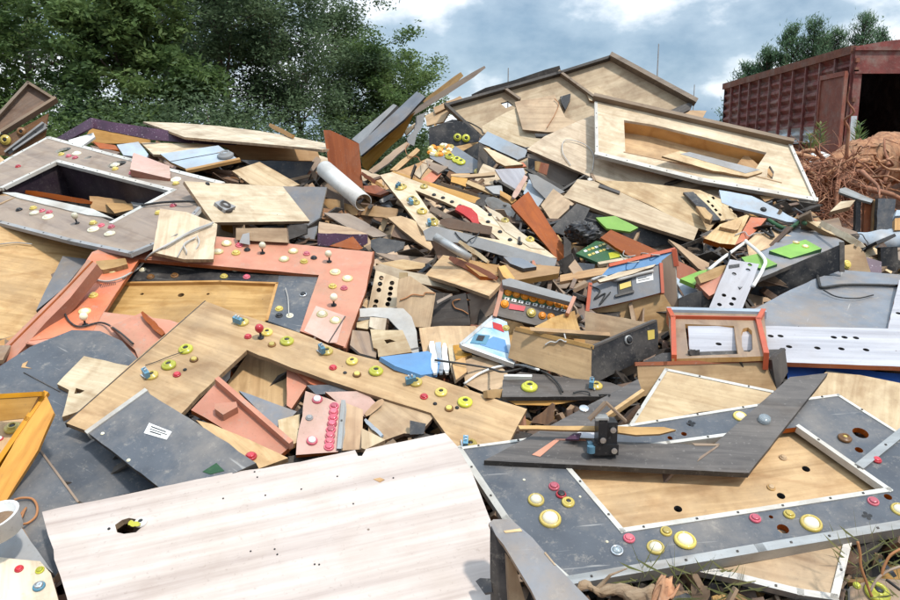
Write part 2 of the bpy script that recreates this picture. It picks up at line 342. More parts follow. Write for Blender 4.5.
def thing(name, label, cat, plates, group=None, lift=0, D=None, cap=.8, front=False, solve=True):
    """plates: list of dict(name, pts, m, th, n, holes, edge, rough). pts (x, y) or (x, y, dD)."""
    name = name.replace('panel', 'board').replace('salmon_lid', 'box_cover').replace('cabinet_back', 'roof_tray'); name = 'cover_flap' if name == 'lid' else name
    allp = [q for P in plates for q in P['pts']]
    cx = sum(q[0] for q in allp)/len(allp); cy = sum(q[1] for q in allp)/len(allp)
    D0 = (D if D is not None else heapD(cy)) - lift
    rnd = random.Random(label)
    for P in plates:
        if 'pl' in P: continue
        pts = P['pts']; px = sum(q[0] for q in pts)/len(pts); py = sum(q[1] for q in pts)/len(pts)
        if len(pts[0]) == 3: P['pl'] = plane_fit([(q[0], q[1], D0 + q[2]) for q in pts])
        else:
            n = P.get('n')
            if n is None:
                a = at(px, py - 8, heapD(py - 8)); b = at(px, py + 8, heapD(py + 8)); n = RT.cross(a - b); n.normalize()
                if n.z < 0: n = -n
                n = (n + Vector((rnd.gauss(0, .13), rnd.gauss(0, .10), 0))).normalized()
            else: n = Vector(n).normalized()
            P['pl'] = plane_n(n, D0 + P.get('dd', 0) if len(plates) > 1 else D0, px, py)
    s = 1.0
    info = []
    for P in plates:
        msk = inside(P['pts'])
        for h in P.get('holes', []):
            if not (len(h) == 3 and not hasattr(h[0], '__len__')): msk &= ~inside(h)
        info.append(msk)
    if solve:
        def need_s(P, msk, pl, pc):
            th = P.get('clear', 0) or P.get('th', .016); ov = msk & ~np.isnan(ZB)
            if ov.sum() < 3: return None
            inv = inv_fn(pl)[ov]; zb = ZB[ov]; ok = inv > .05
            if ok.sum() < 3: return 3.
            return float(np.percentile((1 / (zb[ok] - (th if P.get('clear') else min(th, .03)) * 1.15 - .004)) / inv[ok], pc))
        if len(plates) == 1:
            P, msk = plates[0], info[0]; n0 = need_s(P, msk, P['pl'], 97)
            if n0 is not None:
                if n0 > 1.05:      # lay the board onto what carries it
                    cells = msk & ~np.isnan(ZB)
                    if cells.sum() > 30:
                        A = np.stack([np.ones(cells.sum()), (GXX[cells]-450)/FPX, (300-GYY[cells])/FPX], 1); fit = np.linalg.lstsq(A, 1/ZB[cells], rcond=None)[0]
                        best = (n0, P['pl'])
                        for k in (.35, .6, .85, 1.):
                            c0 = np.array([1, (cx-450)/FPX, (300-cy)/FPX]); f2 = fit * (P['pl'].dot(c0) / fit.dot(c0)) if fit.dot(c0) > .05 else fit
                            pl = P['pl']*(1-k) + f2*k; q = need_s(P, msk, pl, 97)
                            if q is not None and q < best[0] - .004: best = (q, pl)
                            if best[0] < 1.05: break
                        n0, P['pl'] = best
                s = max(1.0, n0)
        else:
            nd = [need_s(P, m_, P['pl'], 88) for P, m_ in zip(plates, info)]; nd = [q for q in nd if q is not None]
            if nd: s = max(1.0, max(nd))
        s = min(s, D0 / max(D0 - cap, .5))
    if s > 1.13: print('  shift %.2f %s' % (s, label))
    OWNN.append(label); out = []; parent = None
    multi = len(plates) > 1
    for P in plates: P['pl'] = P['pl'] * s
    if multi:
        base = min((pl_pt(P['pl'], q[0], q[1]) for P in plates for q in P['pts']), key=lambda v: v.z)
        c = Vector(); k = 0
        for P in plates:
            for q in P['pts']: c += pl_pt(P['pl'], q[0], q[1]); k += 1
        c /= k; parent = bpy.data.objects.new(name, None); COL.objects.link(parent); parent.location = (c.x, c.y, base.z); parent.empty_display_size = .1
        tag(parent, label, cat, group)
    for P, msk in zip(plates, info):
        p = build_plate(P.get('name', name), P['pts'], P['pl'], P['m'], P.get('th', .016), P.get('holes', []), P.get('edge'), None, P.get('rough', 1), P.get('hmat'), P.get('ga'))
        o = bpy.data.objects.new(p.name, p.me); COL.objects.link(o)
        if multi: o.parent = parent; M = p.M.copy(); M.translation = M.translation - parent.location; o.matrix_basis = M
        else: o.matrix_basis = p.M; tag(o, label, cat, group)
        p.o = o; p.root = parent or o; out.append(p)
        inv = inv_fn(P['pl']); z = np.where(inv > .06, 1 / np.maximum(inv, .06), np.nan); upd = msk & ~np.isnan(z)
        if P.get('zb', True): ZB[upd] = np.fmin(ZB[upd], z[upd]); OWN[upd] = len(OWNN) - 1; LAST[upd] = z[upd]
    return out if multi else out[0]
def B(name, label, pts, m, cat='board', th=.016, n=None, holes=(), group=None, lift=0, D=None, edge=None, rough=1, cap=.8, hmat=None, ga=None, clear=0):
    return thing(name, label, cat, [dict(pts=pts, m=m, th=th, n=n, holes=list(holes), edge=edge, rough=rough, hmat=hmat, ga=ga, clear=clear)], group, lift, D, cap)

# ------------------------------------------------------------------ parts on a plate
CACHE = {}
def cached(key, fn):
    if key not in CACHE: CACHE[key] = fn()
    return CACHE[key]
def lathe_mesh(key, prof, m, seg=20, extra=None):
    def f():
        mb = MB(); mb.lathe(prof, seg)
        if extra: extra(mb)
        return mb.mesh(key, m if isinstance(m, list) else [m], smooth=True)
    return cached(key, f)
def sub(name, me, parent, x, y, z, rot=0, sc=1):
    o = bpy.data.objects.new(name, me); COL.objects.link(o); o.parent = parent; o.location = (x, y, z); o.rotation_euler = (random.uniform(-.07, .07), random.uniform(-.07, .07), rot); o.scale = (sc,) * 3
    return o
def D_near(p): return (p.M.translation - EYEV).length < 2.9
def dome(p, px, r=.030, rim=None, cap='plastic_cream'):
    rim = rim or ('plastic_yellow' if D_near(p) else 'plastic_straw')
    for x, y in px:
        v = p.loc(x, y); k = (r if D_near(p) else r*.86) / .03
        a = lathe_mesh('button_rim_' + rim, [(.0315, 0), (.0315, .004), (.029, .008), (.025, .009), (.0235, .007), (.0235, .003)], rim)
        c = lathe_mesh('button_cap_' + cap, [(.023, .003), (.0225, .008), (.019, .0135), (.012, .017), (.005, .0182), (.00005, .0184)], cap)
        b = sub('button', a, p.o, v.x, v.y, .0005, sc=k*.9*random.uniform(.93, 1.05)); sub('cap', c, b, 0, 0, random.uniform(-.003, .0005))
def small(p, px, col='plastic_pink', r=.0165, top=None):
    for x, y in px:
        v = p.loc(x, y); k = (r if r < .015 else .015 + (r-.015)*.45) / .0165
        a = lathe_mesh('small_rim_' + col, [(.0168, 0), (.0168, .003), (.015, .006), (.0122, .0065), (.012, .004)], col)
        c = lathe_mesh('plunger_' + (top or col), [(.0115, .001), (.0115, .009), (.0095, .011), (.004, .0104), (.00005, .0102)], top or col)
        b = sub('button', a, p.o, v.x, v.y, .0005, sc=k); sub('cap', c, b, 0, 0, 0)
def nut(p, px, col='plastic_yellow', r=.024, centre='plastic_black'):
    for x, y in px:
        v = p.loc(x, y); k = r / .024
        a = lathe_mesh('nut_' + col, [(.024, 0), (.025, .006), (.020, .010), (.0165, .010), (.0145, .016), (.010, .016), (.009, .004), (.009, .001)], col)
        c = lathe_mesh('core_' + centre, [(.0085, .0), (.0085, .012), (.006, .014), (.00005, .014)], centre)
        b = sub('button_nut', a, p.o, v.x, v.y, .0005, sc=k); sub('core', c, b, 0, 0, 0)
def switch(p, px, col='plastic_yellow'):
    nut(p, px, col, .022)
    def f():
        mb = MB(); mb.box((0, 0, .018), (.018, .008, .012)); mb.box((.006, 0, .034), (.002, .004, .006), mi=1); mb.box((-.006, 0, .034), (.002, .004, .006), mi=1); mb.beam((-.016, .009, .01), (.02, .013, .004), .004, .0015, mi=1)
        return mb.mesh('microswitch', ['plastic_blue', 'silver'])
    for x, y in px:
        v = p.loc(x - 5, y + 1); sub('microswitch', cached('microswitch', f), p.o, v.x, v.y, .001, random.uniform(0, 3))
def knob(p, px, col='plastic_cream'):
    def f():
        mb = MB(); mb.lathe([(.012, 0), (.012, .003), (.004, .005), (.004, .03), (.0035, .032)], 12); return mb.mesh('joystick_shaft', ['plastic_black'], smooth=True)
    for x, y in px:
        v = p.loc(x, y); s_ = sub('joystick', cached('shaft', f), p.o, v.x, v.y, .0005)
        b = lathe_mesh('ball_' + col, [(.004, .026), (.011, .030), (.0155, .038), (.0165, .044), (.0155, .050), (.011, .057), (.005, .060), (.00005, .0605)], col); sub('ball', b, s_, 0, 0, 0)
def trim(p, px, w_=.016, m='trim_white', closed=False, rise=.003, down=None, name='edge_trim', screws=True, off=0):
    mb = MB(); P = [p.loc(*q) for q in px]
    if closed: P.append(P[0])
    dn = p.th + .001 if down is None else down
    for i, (a, b) in enumerate(zip(P, P[1:])):
        d = (b - a); l = d.length
        if l < .004: continue
        d /= l; y = Vector((-d.y, d.x, 0)); M = Matrix((d, y, Vector((0,0,1)))).transposed().to_4x4(); M.translation = (a + b) / 2
        mb.box((0, off, (rise - dn)/2), (l/2 + w_/2 - .0007*(i % 2), w_/2, (rise + dn)/2), M)
        if screws:
            k = int(l / .13)
            for j in range(k):
                q = a + d * l * (j + .5 + random.uniform(-.15, .15)) / k; mb.box((q.x, q.y, rise + .001), (.0028, .0028, .0012), mi=1)
    me = mb.mesh(name, [m, 'edge_dark']); o = bpy.data.objects.new(name, me); COL.objects.link(o); o.parent = p.o; return o
def wall(p, px, h, w_=.014, m='ply', closed=False, name='side_wall', z0=0):
    """boards standing on the plate, towards its front"""
    out_ = []
    P = [p.loc(*q) for q in px]
    if closed: P.append(P[0])
    for a, b in zip(P, P[1:]):
        mb = MB(); d = (b - a); l = d.length; d /= l; y = Vector((-d.y, d.x, 0)); M = Matrix((d, y, Vector((0,0,1)))).transposed().to_4x4(); M.translation = (a + b) / 2
        mb.box((0, 0, z0 + h/2), (l/2 + w_*.45, w_/2, h/2), M)
        me = mb.mesh(name, [m]); o = bpy.data.objects.new(name, me); COL.objects.link(o); o.parent = p.o; out_.append(o)
    return out_
def recess(p, px, depth, m='tan', floor=None, name='recess'):
    P = [p.loc(*q) for q in px]; k = len(P); mb = MB(); t0 = -.001
    c = sum(P, Vector()) / k; Pi = [q + (q - c).normalized() * .001 for q in P]
    mb.add([(q.x, q.y, t0) for q in Pi] + [(q.x, q.y, -depth) for q in Pi], [(i, (i+1) % k, (i+1) % k + k, i + k) for i in range(k)])
    mb.add([(q.x, q.y, -depth) for q in Pi], [tuple(range(k))], 1)
    me = mb.mesh(name, [m, floor or m], fix=False); o = bpy.data.objects.new(name, me); COL.objects.link(o); o.parent = p.o; return o
def patch(p, px, m, name='sticker', z=.0015, lines=None):
    P = [p.loc(*q) for q in px]; k = len(P); mb = MB()
    mb.add([(q.x, q.y, z) for q in P] + [(q.x, q.y, .0002) for q in P], [tuple(range(k))] + [(i, (i+1) % k, (i+1) % k + k, i + k) for i in range(k)])
    if lines and k == 4:
        for (u0, v0, u1, v1) in lines:
            f = lambda u, v: P[0].lerp(P[1], u).lerp(P[3].lerp(P[2], u), v)
            q = [f(u0, v0), f(u1, v0), f(u1, v1), f(u0, v1)]; mb.add([(a.x, a.y, z + .0008) for a in q], [(0,1,2,3)], 1)
    me = mb.mesh(name, [m, 'plastic_black']); o = bpy.data.objects.new(name, me); COL.objects.link(o); o.parent = p.o; return o
def hollow(px, off, label=None):
    msk = inside(px) & (OWN < 0) if label is None else inside(px)
    d = np.interp(GYY, HY, HD) + off; OWNN.append(label or 'the hollow'); OWN[msk] = len(OWNN) - 1; LAST[msk] = d[msk]
def zat(x, y, rad=1):
    c = int((x - GX0) / GS); r_ = int((y - GY0) / GS)
    a = ZB[max(0, r_-rad):r_+rad+1, max(0, c-rad):c+rad+1]
    return float(np.nanmin(a)) if a.size and not np.isnan(a).all() else heapD(y)
def wire(name, label, px, r=.003, m='cable_black', cat='cable', group=None, seg=7, sag=0, flat=None, D=None):
    pts = []
    for i, q in enumerate(px):
        x, y = q[:2]; d = (zat(x, y) if D is None else D) - r * 1.3 - (q[2] if len(q) > 2 else 0); pts.append(at(x, y, d))
    sp = spline(pts, 7); mb = MB(); mb.tube(sp, r, seg); me = mb.mesh(name, [m], smooth=True); o = link(name, me)
    return tag(o, label, cat, group)
def stick(name, label, a, b, w_=.02, h=.012, m='ply', cat='slat', da=0, db=0, group=None, D=None):
    p = at(*a, (zat(*a) if D is None else D) - w_*.6 - da); q = at(*b, (zat(*b) if D is None else D) - w_*.6 - db); c = (p + q)/2
    mb = MB(); n = 6
    X = (q - p).normalized(); V = (EYEV - c).normalized(); Y = V.cross(X).normalized(); Z = X.cross(Y); l = (q-p).length
    rnd = random.Random(label); rings = []
    for i in range(n+1):
        t = i/n - .5; k = 1 + rnd.uniform(-.12, .12); o_ = rnd.uniform(-.002, .002)
        if i in (0, n): k *= rnd.uniform(.4, 1)
        rings += [(t*l, -w_/2*k + o_, -h/2), (t*l, w_/2*k + o_, -h/2), (t*l, w_/2*k + o_, h/2), (t*l, -w_/2*k + o_, h/2)]
    fs = [(0,1,2,3), (4*n, 4*n+3, 4*n+2, 4*n+1)]
    for i in range(n):
        for k in range(4): k2 = (k+1) % 4; fs.append((4*i+k, 4*i+k2, 4*i+4+k2, 4*i+4+k))
    mb.add(rings, fs); me = mb.mesh(name, [m]); M = Matrix((X, Y, Z)).transposed().to_4x4(); M.translation = c
    return tag(link(name, me, M=M), label, cat, group)

# ================================================================== SETTING
mat('earth', (.20, .115, .07), (.12, .07, .045), dirt=.3, rough=.95, bump=.5)
mat('earth_red', (.30, .145, .085), (.15, .07, .042), dirt=.3, rough=.95, bump=.6)
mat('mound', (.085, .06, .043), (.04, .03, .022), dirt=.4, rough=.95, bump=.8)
mat('container_red', (.215, .058, .048), (.135, .038, .032), dirt=.5, rough=.55)
mat('container_door', (.25, .075, .045), (.19, .055, .035), dirt=.3, rough=.55)
mat('container_white', (.60, .64, .66), (.40, .46, .50), dirt=.35, rough=.55)
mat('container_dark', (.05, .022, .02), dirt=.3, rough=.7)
mat('rust', (.22, .08, .045), (.14, .05, .03), dirt=.3, rough=.8)
mat('bark', (.15, .12, .095), (.09, .07, .055), dirt=.3, rough=.95)
mat('root_bark', (.50, .25, .13), (.24, .10, .05), dirt=.5, rough=.95, bump=1.0, scale=2.2)
mat('root_fibre', (.38, .17, .10), (.20, .085, .05), dirt=.3, rough=.95)
def leaf_mat(name, a, b, c):
    m = bpy.data.materials.new(name); m.use_nodes = True; t = m.node_tree; p = t.nodes['Principled BSDF']
    g = t.nodes.new('ShaderNodeNewGeometry'); n = t.nodes.new('ShaderNodeTexNoise'); n.inputs['Scale'].default_value = .9; n.inputs['Detail'].default_value = 6; n.inputs['Roughness'].default_value = .75
    t.links.new(g.outputs['Position'], n.inputs['Vector'])
    r = t.nodes.new('ShaderNodeValToRGB'); e = r.color_ramp.elements; e[0].position = .36; e[0].color = (*a, 1); e[1].position = .66; e[1].color = (*c, 1); x = e.new(.5); x.color = (*b, 1)
    t.links.new(n.outputs[0], r.inputs[0]); t.links.new(r.outputs[0], p.inputs['Base Color']); p.inputs['Roughness'].default_value = .55; p.inputs['Specular IOR Level'].default_value = .25
    tr = t.nodes.new('ShaderNodeBsdfTranslucent'); mx = t.nodes.new('ShaderNodeMixShader'); mx.inputs[0].default_value = .42; t.links.new(r.outputs[0], tr.inputs[0])
    o = t.nodes['Material Output']; t.links.new(p.outputs[0], mx.inputs[1]); t.links.new(tr.outputs[0], mx.inputs[2]); t.links.new(mx.outputs[0], o.inputs[0]); MATS[name] = m
leaf_mat('leaf_dark', (.055, .095, .05), (.115, .17, .085), (.17, .24, .12))
leaf_mat('leaf_mid', (.07, .125, .045), (.13, .20, .065), (.21, .28, .10))
leaf_mat('leaf_pine', (.07, .13, .07), (.11, .19, .10), (.17, .26, .13))
leaf_mat('leaf_grass', (.10, .14, .04), (.18, .20, .07), (.28, .26, .12))

def ground_z(x, y):
    t = min(1, max(0, (y - 6) / 5)); t = t*t*(3-2*t)
    return 1.32*t + .10*noise.noise(Vector((x*.35, y*.35, 0))) * (1 - .5*t)
def sheet(name, xs, ys, fz, m, label=None, kind='structure'):
    mb = MB(); nx = len(xs)
    for y in ys:
        for x in xs: mb.v.append((x, y, fz(x, y)))
    for j in range(len(ys)-1):
        for i in range(nx-1): mb.f.append((j*nx+i, j*nx+i+1, (j+1)*nx+i+1, (j+1)*nx+i)); mb.m.append(0)
    o = link(name, mb.mesh(name, [m], smooth=True, fix=False)); tag(o, label, None, None, kind); return o
def lin(a, b, n): return [a + (b-a)*i/(n-1) for i in range(n)]
gx = [-1500, -300, -80, -40] + lin(-25, 25, 90) + [40, 80, 300, 1500]; gy = [-300, -40, -10] + lin(-4, 30, 90) + [45, 80, 200, 600, 1500]
sheet('ground', gx, gy, ground_z, 'earth')

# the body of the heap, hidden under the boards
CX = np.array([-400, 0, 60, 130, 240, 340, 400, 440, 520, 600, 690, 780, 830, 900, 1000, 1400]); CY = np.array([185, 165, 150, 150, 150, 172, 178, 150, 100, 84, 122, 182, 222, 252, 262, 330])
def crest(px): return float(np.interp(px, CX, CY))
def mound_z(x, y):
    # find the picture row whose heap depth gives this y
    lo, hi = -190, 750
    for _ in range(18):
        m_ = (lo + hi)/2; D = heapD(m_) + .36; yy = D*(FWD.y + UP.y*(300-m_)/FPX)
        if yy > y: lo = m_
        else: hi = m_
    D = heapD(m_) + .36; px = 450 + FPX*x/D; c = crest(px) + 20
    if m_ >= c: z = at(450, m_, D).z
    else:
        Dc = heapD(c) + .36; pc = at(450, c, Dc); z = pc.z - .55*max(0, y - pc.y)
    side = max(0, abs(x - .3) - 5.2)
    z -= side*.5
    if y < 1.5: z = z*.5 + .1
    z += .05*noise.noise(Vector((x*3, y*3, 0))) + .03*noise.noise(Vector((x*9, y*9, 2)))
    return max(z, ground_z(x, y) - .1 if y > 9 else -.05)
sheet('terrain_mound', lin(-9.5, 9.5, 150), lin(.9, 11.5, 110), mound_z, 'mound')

# ---- shipping container
def container():
    X0, Y0, Y1, Z0, Z1 = 6.87, 13.3, 19.4, 1.43, 3.98; W = 2.44
    root = bpy.data.objects.new('shipping_container', None); COL.objects.link(root); root.location = (X0 + W/2, (Y0+Y1)/2, Z0)
    tag(root, 'dark red ribbed shipping container standing open behind the heap, white band along its side', 'shipping container')
    ro = Vector(root.location)
    def part(name, mb, mats_, parent=None, fix=True):
        mb.v = [tuple(Vector(v) - ro) for v in mb.v]; return link(name, mb.mesh(name, mats_, fix=fix), parent or root)
    def corr(x, y0, y1, z0, z1, pitch=.19, dep=.06):
        mb = MB(); zs = []; z = z0; n = max(1, round((z1 - z0)/pitch)); p = (z1-z0)/n
        for i in range(n):
            b = z0 + i*p; zs += [(b, 0), (b + p*.18, 0), (b + p*.45, dep), (b + p*.6, dep)]
        zs.append((z1, 0))
        for (za, da), (zb, db) in zip(zs, zs[1:]): mb.add([(x + da, y0, za), (x + da, y1, za), (x + db, y1, zb), (x + db, y0, zb)], [(0,1,2,3)])
        return mb
    nb = 11; st = (Y1 - Y0)/nb
    for i in range(nb):
        a, b = Y0 + i*st, Y0 + (i+1)*st; white = 1 <= i <= 6
        if white:
            part('side_panel', corr(X0, a, b, 2.72, Z1-.12), ['container_red']); part('painted_band', corr(X0, a, b, 2.42, 2.72, .15), ['container_white']); part('lower_panel', corr(X0, a, b, Z0, 2.40), ['rust'])
        else: part('side_panel', corr(X0, a, b, Z0, Z1-.12), ['container_red'])
        mb = MB(); mb.box((X0 - .015, a, (Z0+Z1)/2 - .05), (.028, .022, (Z1-Z0)/2 - .07)); part('side_rib', mb, ['container_red'])
    mb = MB(); mb.box((X0 - .01, (Y0+Y1)/2, Z1-.05), (.05, (Y1-Y0)/2, .07)); part('top_rail', mb, ['rust'])
    mb = MB(); mb.box((X0 - .01, (Y0+Y1)/2, Z0+.05), (.05, (Y1-Y0)/2, .08)); part('bottom_rail', mb, ['rust'])
    mb = MB(); n = 12
    for i in range(n):
        f = lambda t: Z1 + .14*math.sin(math.pi*t); a, b = i/n, (i+1)/n
        mb.add([(X0 + W*a, Y0-.02, f(a)), (X0 + W*b, Y0-.02, f(b)), (X0 + W*b, Y1, f(b)), (X0 + W*a, Y1, f(a))], [(0,1,2,3)])
        mb.add([(X0 + W*a, Y0-.02, f(a)-.0), (X0 + W*b, Y0-.02, f(b)), (X0 + W*b, Y0-.02, Z1-.02), (X0 + W*a, Y0-.02, Z1-.02)], [(0,1,2,3)])
    part('roof', mb, ['container_red'])
    mb = MB(); mb.box((X0 + W/2, Y0, Z1-.24), (W/2, .05, .20)); mb.box((X0 + W/2, Y0-.06, Z1-.04), (W/2 + .02, .03, .03)); mb.box((X0 + W/2, Y0-.07, Z1-.42), (W/2, .03, .03)); part('header', mb, ['container_red'])
    for x in (X0 + .07, X0 + W - .07):
        mb = MB(); mb.box((x, Y0, (Z0 + Z1)/2 - .23), (.07, .06, (Z1-Z0)/2 - .22)); part('door_post', mb, ['container_red'])
    mb = MB(); mb.box((X0 + .07, Y0-.065, 2.55), (.05, .004, .28)); part('paint_patch', mb, ['container_white'])
    for z in (3.75, 3.60, 3.1): 
        mb = MB(); mb.box((X0 + .03, Y0-.08, z), (.03, .02, .035)); part('hinge', mb, ['rust'])
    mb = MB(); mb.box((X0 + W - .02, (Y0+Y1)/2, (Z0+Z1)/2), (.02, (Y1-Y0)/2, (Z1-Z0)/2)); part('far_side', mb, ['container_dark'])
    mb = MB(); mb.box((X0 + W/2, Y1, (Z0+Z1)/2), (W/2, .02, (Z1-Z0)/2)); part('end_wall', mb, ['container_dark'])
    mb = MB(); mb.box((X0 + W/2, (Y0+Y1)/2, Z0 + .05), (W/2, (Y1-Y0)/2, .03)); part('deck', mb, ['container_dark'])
    # door swung back against the side
    mb = MB(); px, py = X0 - .09, Y0 - .02; ang = R(4); L_ = .74; n = 13
    M = Matrix.Rotation(ang, 4, 'Z'); M.translation = (px, py, 0)
    for i in range(n):
        a = L_*i/n; dd = 0 if i % 2 else .03; mb.box((-.02 + dd/2, a + L_/n/2, 2.62), (.012 + dd/2, L_/n/2 - .001, .93), M)
    door = part('door', mb, ['container_door'])
    mb = MB(); 
    for z in (1.7, 3.54): mb.box((-.03, L_/2, z), (.03, L_/2, .04), M)
    for y in (.0, L_): mb.box((-.03, y, 2.62), (.026, .018, .96), M)
    part('door_frame', mb, ['container_door'])
container()

# ---- trees
def leafcloud(mb, centres, rnd, n, rad, size, mi=0, flat=.6):
    for _ in range(n):
        c = rnd.choice(centres); d = Vector((rnd.gauss(0, 1), rnd.gauss(0, 1), rnd.gauss(0, flat))) * rad * .5; p = Vector(c) + d
        s = size * rnd.uniform(.6, 1.3); a = Vector((rnd.gauss(0,1), rnd.gauss(0,1), rnd.gauss(0,.5))).normalized(); b = a.cross(Vector((rnd.gauss(0,1), rnd.gauss(0,1), rnd.gauss(0,1)))).normalized()
        mb.add([p - a*s, p + b*s*.38 , p + a*s, p - b*s*.38], [(0,1,2,3)], mi)
def tree(name, label, base, H, spread, leaf, seed, n_leaf=14000, lsize=.075, first=.25, group='trees behind the heap', nlimb=9, droop=.1, clump=.42, lean=0):
    rnd = random.Random(seed); root = bpy.data.objects.new(name, None); COL.objects.link(root); root.location = base; tag(root, label, 'tree', group)
    tb = MB(); pts = []; x = y = 0
    for i in range(9):
        t = i/8; pts.append(Vector((x + lean*t*H, y, t*H*.86))); x += rnd.uniform(-.12, .12); y += rnd.uniform(-.12, .12)
    r0 = H*.018; tb.tube(spline(pts, 3), [r0*(1 - .85*i/24) for i in range(25)], 8)
    tr = link('trunk', tb.mesh('trunk', ['bark'], smooth=True), root)
    ends = []; lm = MB()
    for i in range(nlimb):
        t = first + (1-first)*(i + rnd.random()*.6)/nlimb; k = min(t*8, 7.99); a = pts[int(k)].lerp(pts[min(8, int(k)+1)], k - int(k))
        ang = i*2.4 + rnd.uniform(-.5, .5); prof = math.sin(math.pi*min(1, .25 + .75*(1-t)))*.6 + .45; ln = spread*prof*rnd.uniform(.75, 1.15)
        d = Vector((math.cos(ang), math.sin(ang), rnd.uniform(.35, .85)))*ln*.8
        b = a + d*.5 + Vector((0,0,-.1)); c = a + d + Vector((0, 0, rnd.uniform(-droop, .4)))
        q = spline([a, b, c], 4); lm.tube(q, [r0*.42*(1-t*.5)*(1 - .8*j/(len(q)-1)) for j in range(len(q))], 5)
        ends += [c, q[-3]]
        for s_ in range(6):
            u = rnd.uniform(.3, 1); e = q[int(u*(len(q)-1))]; f = e + Vector((rnd.gauss(0,1), rnd.gauss(0,1), rnd.gauss(.35,.5)))*ln*.33
            lm.tube([e, (e+f)/2 + Vector((0,0,.05)), f], [r0*.12, r0*.09, r0*.03], 4, cap=False); ends += [f, (e+f*2)/3]
            g = f + Vector((rnd.gauss(0,1), rnd.gauss(0,1), rnd.gauss(.1,.5)))*ln*.17; lm.tube([f, g], [r0*.04, r0*.015], 3, cap=False); ends.append(g)
    ends.append(pts[-1])
    link('limbs', lm.mesh('limbs', ['bark'], smooth=True), root)
    cb = MB(); leafcloud(cb, ends, rnd, n_leaf, clump*spread*.42, lsize); link('crown', cb.mesh('crown', [leaf], fix=False), root)
    return root
def gpt(px, D): p = at(px, 165, D); return (p.x, p.y, ground_z(p.x, p.y) - .05)
TR = [  # px, D, H, spread, leaf, label, n
 (-30, 15.5, 4.6, 2.0, 'leaf_mid', 'bright green bushy tree at the far left edge behind the heap', 22000, .10),
 (40, 19, 8.0, 2.6, 'leaf_dark', 'dark tall tree in the upper left corner behind the bright bush', 24000, .08),
 (128, 15.0, 4.6, 1.5, 'leaf_mid', 'light green slender tree between the dark trees at the left', 20000, .12),
 (178, 21, 8.6, 3.0, 'leaf_dark', 'dark tree behind the slender light green one, reaching the top of the picture', 24000, .08),
 (232, 17.5, 7.2, 2.5, 'leaf_dark', 'dark broad tree with a forked trunk left of the spreading tree', 30000, .08),
 (315, 18, 4.3, 2.0, 'leaf_dark', 'dark spreading tree whose trunk shows above the leaning boards', 24000, .075),
 (383, 18.5, 3.7, 1.45, 'leaf_mid', 'yellow-green rounded tree ending the tree line, beside the open sky', 20000, .075),
]
for i, (px, D, H, sp, lf, lab, n, ls) in enumerate(TR):
    tree('broadleaf_tree', lab, gpt(px, D), H, sp, lf, 40 + i, n_leaf=int(n*1.75), lsize=ls*.62, first=.12 if D < 16 else .26, nlimb=13)
# thicket under the trees
def bush(name, label, px, D, w_, h_, leaf, seed, n=5000, ls=.06, group=None, cat='bush'):
    rnd = random.Random(seed); b = gpt(px, D); root = bpy.data.objects.new(name, None); COL.objects.link(root); root.location = b; tag(root, label, cat, group)
    st = MB(); cs = []
    for k in range(9):
        c = Vector((rnd.gauss(0, w_*.33), rnd.gauss(0, w_*.2), h_*rnd.uniform(.3, .85))); cs.append(c); cs.append(c*.6 + Vector((0,0,.1))); st.tube([Vector((c.x*.1, c.y*.1, 0)), c*.55, c], [.03, .02, .008], 5)
    link('stems', st.mesh('stems', ['bark'], smooth=True), root)
    cb = MB(); leafcloud(cb, cs, rnd, n, w_*.42, ls, flat=.8); link('foliage', cb.mesh('foliage', [leaf], fix=False), root); return root
for i, (px, D, w_, h_, lf, lab) in enumerate([
  (20, 13.2, 2.0, 1.9, 'leaf_mid', 'leafy bush behind the leaning brown tray at the left edge'),
  (95, 13.5, 1.8, 1.7, 'leaf_mid', 'leafy bush rising behind the purple frame corner'),
  (160, 14, 2.0, 1.9, 'leaf_dark', 'dark bush above the left end of the long pale plywood sheet'),
  (225, 15, 2.2, 2.0, 'leaf_dark', 'dark bush above the middle of the long pale plywood sheet'),
  (290, 16, 2.0, 1.7, 'leaf_dark', 'dark bush above the right end of the long pale plywood sheet'),
  (372, 17, 1.8, 1.5, 'leaf_dark', 'low dark bush behind the leaning slate boards'),
  (440, 20, 2.0, 1.5, 'leaf_mid', 'low green bush at the right foot of the tree line'),
  (-80, 13, 2.5, 2.6, 'leaf_dark', 'bush outside the left edge')]):
    if px > -60: bush('bush', lab, px, D, w_, h_, lf, 90+i, 13000, .046, 'bushes under the trees')
